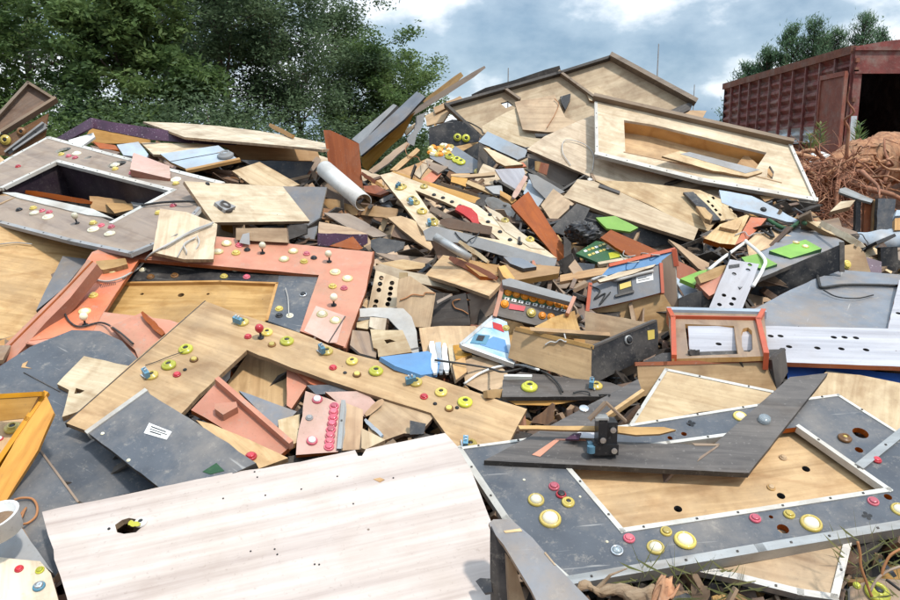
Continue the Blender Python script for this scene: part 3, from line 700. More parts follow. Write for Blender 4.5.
# young pines behind the container
def pine(label, px, D, H, seed, sp=1.05, n=12000):
    rnd = random.Random(seed); b = gpt(px, D); root = bpy.data.objects.new('pine_tree', None); COL.objects.link(root); root.location = b; tag(root, label, 'tree', 'pines behind the container')
    tb = MB(); tb.tube([(0,0,0), (.05,0,H*.5), (0,.05,H*.98)], [H*.014, H*.009, .02], 7); link('trunk', tb.mesh('trunk', ['bark'], smooth=True), root)
    lm = MB(); cb = MB(); z = H*.25
    while z < H*.99:
        for k in range(4):
            a = rnd.uniform(0, 6.28); l = sp*(1.02 - (z/H))**.6*rnd.uniform(.6, 1.15)*1.3 + .1; o_ = Vector((0, 0, z)); e = o_ + Vector((math.cos(a)*l, math.sin(a)*l, l*rnd.uniform(.5, .95)))
            lm.tube([o_, (o_+e)/2 - Vector((0,0,.05)), e], [.03, .02, .01], 4, cap=False)
            for _ in range(int(n*.0072*(.4 + l))):
                t = rnd.uniform(.35, 1.05); p = o_.lerp(e, t) + Vector((rnd.gauss(0,.11), rnd.gauss(0,.11), rnd.gauss(.05,.11))); dr = Vector((rnd.gauss(0,.6), rnd.gauss(0,.6), 1)).normalized()*rnd.uniform(.10, .2); s_ = dr.orthogonal().normalized()*.03
                cb.add([p - s_, p + s_, p + dr], [(0,1,2)])
        z += H*.03
    link('limbs', lm.mesh('limbs', ['bark'], smooth=True), root); link('crown', cb.mesh('crown', ['leaf_pine'], fix=False), root)
for i, (px, D, H, lab) in enumerate([(742, 36, 5.2, 'lowest young pine at the left end of the row behind the container'), (760, 35, 5.8, 'small young pine second from the left end of the row'), (783, 34, 6.6, 'young pine with a stepped crown left of the tallest pair'),
   (804, 34, 6.9, 'tall young pine left of the centre of the row'), (824, 36, 6.8, 'young pine in the dip between the two tallest'), (850, 34, 7.1, 'tallest young pine with a narrow pointed crown'), (866, 36, 6.8, 'last young pine to the right above the container roof'), (813, 38, 6.8, 'paler pine filling the back of the row')]):
    pine(lab, px, D, H, 200+i)
# far wood closing the horizon
rnd = random.Random(5); mb = MB()
cs = [Vector((x, 95 + rnd.uniform(-6, 6), 1.3 + rnd.uniform(.3, 1.6))) for x in np.arange(-120, 160, 1.6)]
leafcloud(mb, cs, rnd, 26000, 3.2, .42, flat=.9); o = link('far_wood', mb.mesh('far_wood', ['leaf_dark'], fix=False)); tag(o, 'far low wood along the horizon', 'wood', None, 'stuff')
# thin masts
for px, y0, D, lab in [(507, 70, 60, 'thin grey mast on the skyline, left of the roof-like tray'), (653, 47, 60, 'tallest thin mast, above the right slope of the roof-like tray'), (690, 86, 75, 'short thin mast near the left end of the container')]:
    p = at(px, 165, D); top = at(px, y0, D); mb = MB(); mb.tube([(0,0,0), (0,0,(top.z - ground_z(p.x, p.y)))], [.08, .04], 6); mb.tube([(0,0,0), (0,0,.6)], [.2, .12], 6)
    tag(link('mast', mb.mesh('mast', ['grey'])), lab, 'mast', 'masts on the skyline').location = (p.x, p.y, ground_z(p.x, p.y))

# ---- uprooted tree and red earth in front of the container
def blob_sheet():
    def fz(x, y):
        k = math.exp(-((x-5.6)/1.9)**2 - ((y-10.2)/1.7)**2)*.72 + math.exp(-((x-3.6)/1.4)**2 - ((y-8.9)/1.0)**2)*.5
        return ground_z(x, y) + (k + .22*noise.noise(Vector((x*1.7, y*1.7, 4))) + .10*noise.noise(Vector((x*6, y*6, 1))) + .05*noise.noise(Vector((x*15, y*15, 1))))*min(1, k*2.2) - .04
    sheet('earth_bank', lin(1.0, 9.5, 110), lin(6.8, 13.1, 90), fz, 'earth_red')
blob_sheet()
def uprooted():
    rnd = random.Random(8); A_ = at(826, 170, 8.4); Bp = at(905, 158, 8.9); C_ = at(1010, 172, 9.6)
    root = bpy.data.objects.new('uprooted_tree', None); COL.objects.link(root); root.location = A_; tag(root, 'thick orange-brown uprooted tree trunk with torn roots, lying before the open container', 'tree trunk')
    mb = MB(); pts = spline([A_, at(850, 163, 8.5), at(876, 160, 8.6), Bp, at(940, 166, 9), C_], 22)
    rs = [.11 + .16*min(1, i/33) + rnd.uniform(-.006, .006) for i in range(len(pts))]
    mb.tube([p - A_ for p in pts], rs, 40)
    vs = []
    for v in mb.v:
        V = Vector(v); k = noise.noise(V*4)*.10 + noise.noise(V*11)*.05 + noise.noise(V*30)*.02; vs.append(tuple(V + Vector((k, k, k))))
    mb.v = vs; link('trunk', mb.mesh('trunk', ['root_bark'], smooth=True), root)
    def rt(a, n, ln, r, dz, name='root'):
        p = Vector(a); d = Vector((rnd.gauss(-.6,.7), rnd.gauss(-.5,.5), rnd.gauss(dz,.5))).normalized(); P = [p.copy()]
        for _ in range(n): p = p + d*ln/n; d = (d + Vector((rnd.gauss(0,.4), rnd.gauss(0,.4), rnd.gauss(-.12,.35)))).normalized(); P.append(p.copy())
        return [q - A_ for q in P], r
    for i in range(34):
        a = at(rnd.uniform(790, 862), rnd.uniform(162, 196), rnd.uniform(7.9, 8.4)); P, r = rt(a, 5, rnd.uniform(.5, 1.1), rnd.uniform(.015, .055), -.2)
        m2 = MB(); q = spline(P, 3); m2.tube(q, [r*(1-.8*j/(len(q)-1)) for j in range(len(q))], 6); link('root', m2.mesh('root', ['root_bark' if i % 2 else 'root_fibre'], smooth=True), root)
    m2 = MB()
    for i in range(700):
        a = at(rnd.uniform(778, 862), rnd.uniform(160, 218), rnd.uniform(7.6, 8.5)); P, r = rt(a, 4, rnd.uniform(.2, .6), rnd.uniform(.003, .009), -.1); m2.tube(P, [r*(1-.7*j/4) for j in range(5)], 4, cap=False)
    o = link('rootlets', m2.mesh('rootlets', ['root_fibre'], smooth=True), root); o['kind'] = 'stuff'
    for i in range(26):      # thinner roots lying along and over the trunk
        a = at(rnd.uniform(838, 905), rnd.uniform(150, 185), rnd.uniform(8.0, 8.3)); P, r = rt(a, 6, rnd.uniform(.5, 1.0), rnd.uniform(.010, .028), -.1)
        m2 = MB(); q = spline(P, 3); m2.tube(q, [r*(1-.8*j/(len(q)-1)) for j in range(len(q))], 6); link('root', m2.mesh('root', ['root_bark' if i % 2 else 'root_fibre'], smooth=True), root)
    # clods of earth held by the roots
    m3 = MB()
    for i in range(60):
        c = at(rnd.uniform(770, 850), rnd.uniform(165, 212), rnd.uniform(8.1, 8.6)) - A_; r = rnd.uniform(.04, .13); n0 = len(m3.v); m3.lathe([(.001, -r), (r*.7, -r*.7), (r, 0), (r*.75, r*.65), (.001, r)], 8, c=tuple(c))
    m3.v = [tuple(Vector(v) + Vector((1,1,1))*noise.noise(Vector(v)*9)*.05) for v in m3.v]
    o = link('soil_clods', m3.mesh('soil_clods', ['earth_red'], smooth=True), root); o['kind'] = 'stuff'
uprooted()
def sapling(label, px, py, D, h_, seed, leaf='leaf_mid', n=50):
    rnd = random.Random(seed); b = at(px, py, D); root = bpy.data.objects.new('sapling', None); COL.objects.link(root); root.location = b; tag(root, label, 'plant', 'weeds by the container')
    sb = MB(); lb = MB(); sb.tube([(0,0,0), (.02,0,h_*.5), (0,.02,h_)], [.012, .008, .003], 5)
    for k in range(n):
        z = h_*rnd.uniform(.25, 1); a = rnd.uniform(0, 6.28); l = h_*.35*(1.2 - z/h_)*rnd.uniform(.6, 1.2) + .05; p = Vector((0, 0, z)); e = p + Vector((math.cos(a)*l, math.sin(a)*l, l*.7)); s_ = Vector((-math.sin(a), math.cos(a), 0))*.014
        lb.add([p, (p+e)/2 - s_, e, (p+e)/2 + s_], [(0,1,2,3)])
    link('stem', sb.mesh('stem', ['bark']), root); link('foliage', lb.mesh('foliage', [leaf], fix=False), root)
sapling('green sapling standing in the dark mouth of the container', 857, 152, 10.5, .40, 3)
sapling('pale weed in front of the container door', 818, 158, 9.6, .42, 4, 'leaf_grass')
sapling('low weed beside the white sack near the roots', 808, 160, 9.4, .3, 5, 'leaf_grass')
mb = MB()
rnd = random.Random(4); mb.lathe([(.001, -.1), (.2, -.08), (.24, .02), (.16, .12), (.001, .15)], 16); mb.v = [tuple(Vector(v)*1.0 + Vector((1,1,1))*noise.noise(Vector(v)*7)*.09) for v in mb.v]
o = link('sack', mb.mesh('sack', ['white'], smooth=True)); o.location = at(822, 165, 8.9); tag(o, 'crumpled whitish sack among the roots before the container', 'sack')

# ================================================================== THE HEAP, from its back and deepest boards to the ones on top
FACE = (0, -1, .25)

# ---------------- top left
tr = thing('wooden_tray', 'open dark brown wooden tray leaning up at the upper left edge, against the trees', 'tray', [
  dict(name='bottom_panel', pts=T('l', -60,350, 0,290, 175,90, 330,190, 0,390, -60,420), m='brown', n=(.35, -1, .35), th=.012)], lift=-.1)
for t_, px in ((0, T('l', -60,345, 175,88, 340,190)), (1, T('l', 340,192, -60,440))): wall(tr, px, .09 if t_ else .05, .02, 'taupe' if t_ else 'rail_brown')
us = B('machine_underside', 'grimy underside of a broken panel with yellow rings, below the leaning tray', T('l', -40,440, 290,260, 270,400, 60,520, 0,510, -40,520), 'brown', 'panel', n=(.2, -1, .1), lift=.02)
nut(us, T('l', 35,420), r=.035); nut(us, T('l', 130,370), 'plastic_brown', r=.03); trim(us, T('l', 60,495, 270,330), .02, 'grey'); knob(us, T('l', 5,385))
for s_ in ((40,490, 260,320), (90,480, 280,350)): wall(us, T('l', *s_), .03, .012, 'grey')
B('plywood_offcut', 'yellowish plywood corner at the left edge below the leaning tray', T('l', -60,500, 0,515, 75,585, 20,680, -60,700), 'ply', n=(.2,-.5,.8))
B('board_end', 'small orange-brown board tip at the left edge above the grey-brown panel', T('A', -30,470, 0,475, 62,512, 0,540, -30,545), 'warm', lift=.12)
# purple frame
pf = thing('purple_framework', 'purple speckled cabinet frame lying over the back of the heap at the left', 'cabinet frame', [
  dict(name='inner_panel', pts=T('l', 545,345, 900,400, 900,440, 560,440, 500,420), m='warm', n=(0,-1,.3), dd=.12),
  dict(name='side_panel', pts=T('l', 330,412, 545,285, 545,345, 410,420), m='purple', n=(-.6,-1,.4)),
  dict(name='front_panel', pts=T('m', 3,105, 120,130, 560,195, 740,235, 905,262, 905,278, 560,255, 360,235, 3,165), m='purple', n=(.05,-1,.35))])
B('plastic_sheet', 'crumpled whitish sheet inside the corner of the purple frame', T('l', 410,420, 560,375, 570,400, 500,450, 420,440), 'white', 'sheet', n=(0,-.6,.8))
for i, (q, m, lb) in enumerate([((560,430, 690,450, 720,480, 600,470), 'redbrown', 'red-brown slat inside the purple frame'), ((540,450, 720,492, 700,505, 560,470), 'brown', 'brown slat beneath the red-brown one in the purple frame')]):
    B('slat', lb, T('l', *q), m, 'slat')
B('cream_board', 'wide cream board tucked under the purple frame', T('m', 300,252, 740,268, 800,312, 560,330, 380,325), 'cream')
B('metal_sheet', 'pale grey bent sheet left of the light blue panels', T('m', 160,268, 290,250, 350,325, 340,345, 200,330), 'steel_blue', 'sheet', n=(0,-.5,.9))
lb = B('blue_panel', 'light blue panel lying behind the pink board, with a long groove', T('m', 420,322, 770,272, 885,352, 590,418, 485,372), 'steel_blue', 'panel', n=(0,-.42,.9), edge='tan')
trim(lb, T('m', 480,370, 770,318), .006, 'edge_dark', down=0, screws=False, rise=.002); trim(lb, T('m', 590,418, 885,355), .03, 'tan', screws=False); nut(lb, T('m', 815,340), 'grey', r=.05, centre='silver')
for k_, q in enumerate([(620,395, 900,430, 900,452, 700,425), (760,440, 900,480, 890,495, 750,455)]): B('slat', ['brown slat running right from under the light blue panel', 'lower brown slat right of the light blue panel, above the vent board'][k_], T('m', *q), 'brown', 'slat')
B('offcut', 'small cream block lying right of the light blue panel', T('m', 850,425, 900,410, 940,440, 900,470), 'cream', 'offcut')
B('dark_panel', 'dark navy panel standing in the hollow below the long pale sheet', T('n', 120,238, 565,250, 485,392, 240,300), 'slate', 'panel', n=(0,-1,.1), th=.012)
bx = thing('plywood_box', 'flat tan plywood box side just under the long pale sheet', 'box', [
  dict(name='top_panel', pts=T('n', -10,148, 200,152, 580,172, 600,232, 560,245, 130,236, 40,165), m='tan', n=(0,-.8,.5)),
  dict(name='end_panel', pts=T('n', 490,236, 600,230, 565,255, 505,250), m='taupe', n=(0,-1,0))])
sh = B('plywood_sheet', 'long pale plywood sheet lying flat along the top of the left slope, against the trees', [(143,121.5), (182,123), (220,126), (260,131), (295,137), (330,144), (345,147.5), (322,149.5), (300,147), (220,140), (185,137)], 'cream', n=(0,-.16,1), lift=.05)
stick('slat', 'thin splinter standing up behind the long pale sheet', T1('n', 300,30), T1('n', 440,100), .03, .015, 'tan')
stick('slat', 'short pale stick leaning at the right end of the long pale sheet', T1('n', 590,232), T1('n', 482,385), .05, .02, 'taupe')
B('plywood_triangle', 'triangular pale plywood board rising behind the vent board', T('n', 72,305, 237,250, 480,388, 390,410, 180,385), 'pale', n=(.05,-.5,.8))

# ---------------- middle back: the leaning boards
B('grey_board', 'narrow weathered grey board leaning behind the long slate one', T('a', 250,355, 500,143, 522,152, 300,385), 'grey', n=(-.6,-.7,.5), th=.03)
ln = thing('leaning_boards', 'long slate blue cabinet side with a brown inner face, leaning up against the trees', 'cabinet side', [
  dict(name='inner_face', pts=T('a', 305,455, 430,370, 560,240, 632,188, 560,330, 460,420, 345,545, 315,520), m='warm', n=(.1,-1,-.2), dd=.1),
  dict(name='outer_face', pts=T('a', 290,385, 400,290, 640,68, 692,98, 560,240, 305,455), m='slate_light', n=(-.5,-.7,.6))], lift=.0)
mb_ = 0
stick('slat', 'long pale splinter pointing highest into the sky above the leaning boards', (408,116), (485,67), .045, .02, 'taupe', D=6.3)
stick('slat', 'tan splinter crossing behind the long pointing one', (424,103), (462,74), .05, .02, 'ply', D=6.5)
B('plywood_offcut', 'ragged orange-tan plywood above the black machine top, left of the roof-like tray', T('a', 690,215, 760,180, 890,120, 900,150, 830,200, 800,250, 700,275), 'ply', n=(-.3,-.8,.5), rough=4)
B('plywood_offcut', 'ragged brown board behind the orange-tan plywood at the sky', T('a', 740,165, 900,95, 930,125, 820,165, 750,200), 'tan', n=(-.3,-.8,.5), rough=4, D=6.2)
B('metal_scrap', 'crumpled dark grey sheet hanging beside the leaning cabinet side', T('a', 580,350, 625,300, 640,215, 690,195, 680,260, 640,330, 625,395, 590,380), 'grey', 'scrap', n=(.3,-.9,.2), rough=4)
for k_, (q, m, lab) in enumerate([((350,545, 540,395, 580,370, 600,385, 470,500, 380,560), 'taupe', 'pale jagged plank along the foot of the leaning cabinet side'),
   ((480,540, 640,405, 660,420, 520,545), 'ply', 'tan slat rising toward the black machine top'), ((560,300, 640,250, 640,265, 580,330), 'cream', 'broken pale slat beside the leaning cabinet side'),
   ((620,560, 700,470, 740,480, 660,590), 'pale', 'short pale block standing below the black machine top'), ((665,600, 745,535, 790,560, 730,625), 'orange', 'orange painted end block below the black machine top'),
   ((700,480, 830,520, 770,560, 710,520), 'taupe', 'taupe offcut under the black machine top'), ((845,565, 960,560, 960,620, 850,600), 'warm', 'tan block end right of the orange one')]):
    B('slat' if k_ < 3 else 'wood_block', lab, T('a', *q), m, 'slat' if k_ < 3 else 'block', n=(.1,-.8,.6), rough=3)
bu = B('brown_board', 'flat reddish brown board standing on end between the long pale sheet and the leaning boards', [(323.5,130), (330,130), (359,143.5), (363,188), (352,184), (335,176), (328,160)], 'redbrown', n=(.25,-1,.1), edge='pink')
MATS['redbrown']
# white roll
def roll():
    a = T1('b', 90, -5); b_ = T1('b', 320, 195); D1 = 4.55; p = at(*a, D1 - .1); q = at(*b_, D1 - .35); ax = (q - p); l = ax.length; mb = MB(); prof = []
    r = .06; seg = 28; vs = []; Z = ax.normalized(); V = (EYEV - p).normalized(); X = (V - Z*V.dot(Z)).normalized(); Y = Z.cross(X); n = 26
    for i, rr in enumerate((r, r - .006)):
        for e in (p, q):
            for k in range(n+1):
                t = -2.6 + 5.2*k/n; vs.append(e - p + (X*math.cos(t) + Y*math.sin(t)*.85)*rr)
    m = n + 1; f = []
    for k in range(n): f += [(k, k+1, m+k+1, m+k), (2*m+k, 3*m+k, 3*m+k+1, 2*m+k+1), (k, 2*m+k, 2*m+k+1, k+1), (m+k, m+k+1, 3*m+k+1, 3*m+k)]
    mb.add(vs, f); mb.m = [1 if i % 4 == 1 else 0 for i in range(len(f))]
    o = link('rolled_sheet', mb.mesh('rolled_sheet', ['white', 'ply'], smooth=True), loc=p); tag(o, 'white laminate sheet rolled into a half tube, lying by the upright brown board', 'rolled sheet')
for k_, (a_, b_, w_, m, lab) in enumerate([((10,20), (285,225), .035, 'taupe', 'slat lying alongside the white rolled sheet, touching it'), ((60,110), (300,260), .05, 'brown', 'brown slat under the white rolled sheet'), ((330,40), (440,100), .02, 'tan', 'thin tan slat right of the white rolled sheet'), ((310,20), (400,75), .02, 'redbrown', 'thin red-brown slat below the upright brown board'), ((425,190), (490,155), .025, 'grey', 'small grey rod left of the white button board'),
   ((90,190), (290,255), .06, 'tan', 'tan slat emerging from behind the grey blue triangle')]):
    stick('slat', lab, T1('b', *a_), T1('b', *b_), w_, .015, m)
B('brown_board', 'rusty brown board edge between the white roll and the white button board', T('b', 320,95, 400,90, 470,130, 420,150, 330,130), 'redbrown', lift=.02)
roll()

# ---------------- roof-like tray on the summit
rt_ = B('cabinet_back', 'great roof-like plywood tray with dark rims on the summit of the heap, against the sky', [(446,107.5), (557,76), (611,59), (650,80), (692,103), (664,112), (640,125), (600,150), (560,160), (482,142)], 'pale', 'cabinet back', n=(-.05,-1,.42), holes=[[(500.5,103), (508,101), (513,105), (506,108)]], D=6.3, edge='edge_dark', th=.02)
wall(rt_, [(446,107.5), (557,76), (611,59)], .05, .02, 'edge_dark'); wall(rt_, [(611,59), (693,103.5)], .07, .035, 'rail_brown'); wall(rt_, [(482,141), (446,107.5)], .07, .02, 'edge_dark')
wall(rt_, [(559,74), (597,102)], .05, .018, 'rail_brown', name='cross_rib'); wall(rt_, [(505,91), (519,101)], .05, .018, 'rail_brown', name='cross_rib')
stick('slat', 'dark board edge lying behind the left rim of the roof-like tray', (472,96), (560,69), .06, .03, 'edge_dark', D=6.55)
B('cream_board', 'cream plywood board lying in the left half of the roof-like tray', T('I', 158,322, 250,270, 330,235, 420,260, 400,400, 330,405, 160,345), 'cream', n=(-.1,-.9,.5))
pp = B('plywood_board', 'square tan plywood board with wires lying inside the roof-like tray', T('I', 280,232, 430,205, 470,290, 590,330, 580,345, 400,345, 310,335), 'ply', n=(-.1,-.85,.6))
B('black_clip', 'black metal hasp on the square tan board in the summit tray', T('I', 450,212, 490,200, 488,225, 470,262, 455,235), 'black', 'hasp', th=.02, n=(-.1,-.9,.5))
B('black_clip', 'dark latch bar at the middle of the large cream sheet', T('I', 355,350, 415,352, 418,362, 360,362), 'black', 'hasp', th=.02, n=(-.1,-.9,.5))
B('plywood_offcut', 'pale wedge of plywood leaning in the right half of the roof-like tray', T('I', 545,190, 590,172, 690,235, 640,245, 560,225), 'cream', n=(-.05,-.9,.5))
B('tray_corner', 'black tray corner at the right end of the summit, against the sky', T('M', 20,195, 105,160, 122,165, 115,185, 70,205), 'charcoal_grain', 'tray corner', n=(0,-1,.3), D=5.9, th=.05)
B('plywood_offcut', 'amber plywood block right of the black tray corner at the skyline', T('M', 75,205, 115,188, 175,190, 155,225), 'warm', 'offcut', n=(0,-.8,.5), D=5.8, th=.04, edge='trim_white')
B('plywood_sheet', 'large cream plywood sheet stretching from the summit tray down under the recessed panel', [(527,149), (545,136), (576,122), (600,112), (700,150), (790,185), (760,205), (722,218), (714,226), (640,201), (580,172)], 'pale', n=(-.02,-.75,.7), ga=((527,149), (640,201)), edge='edge_ply', th=.02)
cv = thing('cabinet_shell', 'overturned brown cabinet with a dark cavity under the large cream sheet', 'cabinet', [
   dict(name='inner_wall', pts=T('d', 585,320, 660,335, 900,440, 835,545, 590,410), m='taupe', n=(0,-1,.2), dd=.18),
   dict(name='lower_edge', pts=T('d', 570,415, 600,412, 830,535, 815,555), m='edge_dark', n=(0,-1,.5))])
for k_, (q, m, lab) in enumerate([((590,345, 640,360, 635,440, 590,400), 'black', 'black block in the cavity below the cream sheet'), ((655,370, 715,385, 700,450, 650,430), 'redbrown', 'red-brown block in the cavity below the cream sheet'), ((630,365, 665,370, 650,430, 630,420), 'ply', 'tan block between the black and the red-brown one in the cavity')]):
    B('wood_block', lab, T('d', *q), m, 'block', n=(0,-1,.1), cap=.2)
B('slate_board', 'short blue-grey board under the left corner of the large cream sheet', T('d', 345,188, 585,300, 560,372, 290,250), 'steel_blue', n=(-.1,-.8,.7), edge='edge_dark')
# recessed panel
fr = B('recessed_panel', 'long cream panel with a recessed compartment, lying across the summit and pointing at the roots', [(595,101), (789,144), (816,201), (700,181), (596.5,155)], 'cream', 'panel', n=(-.02,-.76,.7), th=.02, lift=.12, cap=1.4, clear=.12, holes=[T('M', -135,225, -20,243, 400,347, 345,428, 60,385, -130,345), T('M', 412,395, 428,420, 422,447, 402,440, 404,410)], edge='trim_white', ga=((595,101),(789,144)))
recess(fr, T('M', -135,225, -20,243, 400,347, 345,428, 60,385, -130,345), .11, 'warm', 'ply')
wall(fr, [(595,99), (790,144)], .05, .03, 'rail_brown', z0=-.01)
trim(fr, [(790,146), (815,201)], .02, 'trim_white', rise=.012); trim(fr, [(815,200), (700,180), (597,154)], .03, 'trim_white', rise=.01); trim(fr, [(597,155), (596,103)], .02, 'trim_white')
trim(fr, T('M', -135,345, 60,385, 345,432, 455,460), .006, 'tan', down=0, screws=False)
ld = B('lid', 'loose pale flap with a grey strip lying in the recess of the cream panel', T('M', 8,360, 75,340, 385,420, 330,437, 200,415), 'pale', 'flap', n=(.05,-.75,.6), lift=.1)
patch(ld, T('M', 75,352, 110,345, 375,412, 320,425), 'grey', 'strip')
wire('cable', 'thin dark cable curling over the square tan board on the summit', T('I', 430,220, 445,240, 430,280, 400,330), .003, 'cable_copper')
wire('cable', 'thin grey cable looping over the large cream sheet', T('I', 490,470, 460,420, 470,375, 540,390, 575,430, 572,490), .003, 'cable_grey')
wire('cable', 'black cable arching from the summit tray rim to the slate board', T('d', 130,120, 220,130, 300,170, 318,200), .005, 'cable_black')

# black machine top with loose buttons
mt = thing('arcade_console', 'black machine top full of yellow bulbs and lime buttons, below the summit tray', 'machine top', [
  dict(name='back_wall', pts=T('d', -5,165, 130,118, 200,130, 300,215, 290,250, 150,275, -5,275), m='black', n=(.05,-1,.2), dd=.14),
  dict(name='side_wall', pts=T('d', 290,255, 330,290, 455,400, 385,412, 200,305), m='black', n=(-.5,-.8,.4), dd=.08),
  dict(name='deck', pts=T('d', -5,280, 150,275, 205,310, 392,432, 160,440, 0,345), m='slate_light', n=(0,-.6,.8), dd=-.02)])
dk = mt[2]; 
rnd = random.Random(9)
for _ in range(34):
    x, y = rnd.uniform(0, 125), rnd.uniform(270, 335); small(dk, T('d', x, y + (x-60)*.05), rnd.choice(['plastic_orange', 'plastic_cream', 'plastic_yellow']), .03)
nut(dk, T('d', 118,342, 160,362, 185,375), 'plastic_lime', r=.032); nut(dk, T('d', 290,432), 'plastic_yellow', r=.03)
nut(mt[0], T('d', 165,225, 215,230), 'plastic_lime', r=.028)

# ---------------- left slope
B('plywood_sheet', 'big tan plywood sheet at the left edge under the grey-brown panel', [(-40,215), (0,222), (60,232), (98,246), (62,300), (12,337), (-40,345)], 'ply', n=(.05,-.5,.85), ga=((0,222),(60,232)), holes=[T('B', 45,130, 60,125, 150,135, 120,165, 60,160)] and [])
wire('wire', 'thin wire lying on the tan plywood sheet at the left edge', T('B', 0,165, 60,160, 120,165), .003, 'cable_grey')
B('slate_strip', 'narrow slate blue strip beside the long reddish beam', T('B', 235,210, 330,222, 240,330, 135,415, 160,360), 'slate_light', n=(0,-.5,.8))
B('tan_board', 'tan plywood board seen through the opening of the orange panel, with drill marks', [(103,313), (122,281), (278,283), (268,322), (205,352), (150,325)], 'ply', n=(0,-.45,.9), holes=[T('B', 530,352, 545,355, 535,365)+[] ] and [(142,294,.008), (181,295,.014), (208,294,.007)])
bl = B('control_panel', 'black L-shaped control panel under the orange one, scattered with dull buttons', [(124,256), (160,250), (320,272), (316,290), (299,334), (266,321), (277,283), (220,281), (125,283)], 'black', 'control panel', n=(0,-.42,.9))
trim(bl, [(125,283), (220,281.5), (277,283.5), (267,320)], .012, 'tan', screws=False)
patch(bl, [(279,276), (318,277), (300,333), (268,321)], 'slate', 'laminate')
small(bl, T('B', 565,290, 655,285), 'plastic_brown', .02); small(bl, T('F', 100,290), 'plastic_pink', .018); small(bl, T('F', 15,288, 222,410), 'plastic_yellow', .02); dome(bl, T('F', 60,262, 262,435), .02, 'plastic_cream'); small(bl, T('F', 312,357), 'silver', .02, 'plastic_black')
dome(bl, T('B', 535,262, 885,262, 725,242), .02, 'plastic_cream'); small(bl, T('F', 222,435), 'plastic_black', .016)
wire('wire', 'thin pale wire squiggle on the slate part of the black panel', T('F', 245,330, 255,370, 258,430), .0025, 'cable_grey')
sa = B('control_panel', 'large salmon orange U-shaped control panel lying face up on the left slope', [(92,252), (160,226), (213,236), (373,252), (366,290), (345,347), (300,331), (319,275), (139,259), (104,312), (170,320), (181,324), (150,352), (136,364), (28,343), (60,300)], 'salmon', 'control panel', n=(.05,-.42,.9), th=.018, lift=.03, ga=((213,236),(373,252)), edge='redbrown')
patch(sa, [(93,253), (139,260), (104,311), (92,333), (30,341), (62,300)], 'orange', 'worn_laminate', z=.0018)
patch(sa, [(304,331), (316,306), (345,316), (337,343), (328,343)], 'pink', 'worn_laminate')
trim(sa, [(373,252), (345,347)], .012, 'redbrown', rise=-.0005, down=.06, screws=False, name='side_wall'); trim(sa, [(28,343), (136,364)], .012, 'redbrown', rise=-.0005, down=.05, screws=False, name='side_wall'); trim(sa, [(345,317), (329,342.5)], .005, 'edge_dark', down=0, screws=False)
dome(sa, T('F', 25,165, 275,193, 240,223, 432,272, 478,296, 383,430, 433,453, -5,195), .030); dome(sa, T('B', 850,162, 815,195, 420,265, 318,420), .03)
small(sa, T('F', 60,200, 315,232, 422,325), 'plastic_yellow', .022); small(sa, T('F', 73,172, 325,203, 465,332), 'plastic_pink', .018); small(sa, T('F', 352,218, 102,188), 'plastic_black', .015)
small(sa, T('B', 885,200, 350,360, 275,390), 'plastic_yellow', .026, 'plastic_yellow'); small(sa, T('B', 300,352, 295,360, 895,170), 'plastic_red', .016); knob(sa, T('F', 410,232, 427,395, 160,200)); knob(sa, T('B', 320,470), 'plastic_cream')
patch(sa, T('B', 365,315, 445,300, 450,328, 375,345), 'white', 'barcode_sticker', lines=[(.1+.07*i, .15, .1+.07*i+.03, .6) for i in range(11)])
B('salmon_board', 'salmon plywood lid with a raised rib, lying at the tip of the U-shaped plywood panel', [(110,326), (143,312), (166,326), (181,322), (165,340), (140,362), (135,350)], 'salmon', n=(.1,-.5,.8), lift=.05)
stick('slat', 'raised brown rib on the salmon lid', T1('B', 535,425), T1('B', 615,510), .02, .02, 'redbrown')
B('plywood_offcut', 'small splintered pale piece on the orange arm near the tape', T('B', 360,228, 470,218, 478,240, 385,262, 360,250), 'ply', 'offcut', rough=3, th=.02)
gb = B('control_panel', 'grey-brown control panel with a big rectangular opening and white edging, upper left', [(48,137.5), (131,160), (221,183), (200,210), (175,235), (131,253), (70,240), (0,222), (-60,208), (-60,195), (10,158)], 'taupe', 'control panel', n=(.02,-.40,.92), lift=.04,
   holes=[[(57,161), (3,187), (-20,195), (16,196), (90,213), (113,222), (173,190.5)], (63,150,.05), (88,157.5,.022), (117,164,.055)], edge='trim_white')
trim(gb, [(-60,200), (12,157), (48,137.5), (131,160), (221,183)], .03, 'trim_white'); trim(gb, [(3,187), (57,161), (173,190.5), (113,222)], .03, 'trim_white'); trim(gb, [(-60,207), (0,222), (70,240), (131,253), (175,235), (215,190)], .022, 'grey')
pi_ = patch(gb, T('A', 10,500, 60,500, 350,562, 430,600, 395,592, 330,585, 70,520), 'trim_white', 'wide_edging', z=.006)
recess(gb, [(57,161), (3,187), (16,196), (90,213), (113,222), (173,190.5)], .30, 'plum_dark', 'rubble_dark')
dome(gb, T('A', 288,352, 432,395, 660,450), .034, 'plastic_cream'); dome(gb, T('B', 130,50, 180,65, 350,112, 412,128), .034, 'plastic_cream'); small(gb, T('A', 230,355, 432,410, 660,465), 'plastic_yellow', .025); small(gb, T('B', 125,32, 350,88, 595,50), 'plastic_yellow', .025)
small(gb, T('A', 258,362, 282,368, 495,425), 'plastic_pink', .024); small(gb, T('B', 158,42, 185,47, 418,102, 380,97, 650,22), 'plastic_pink', .02); small(gb, T('B', 72,38), 'plastic_black', .02); knob(gb, T('B', 290,88))
small(gb, T('A', 68,400), 'plastic_red', .02)
stick('slat', 'brown slat lying across the opening of the grey-brown panel', T1('A', 100,495), T1('A', 345,535), .03, .02, 'redbrown', da=.02, db=.02)
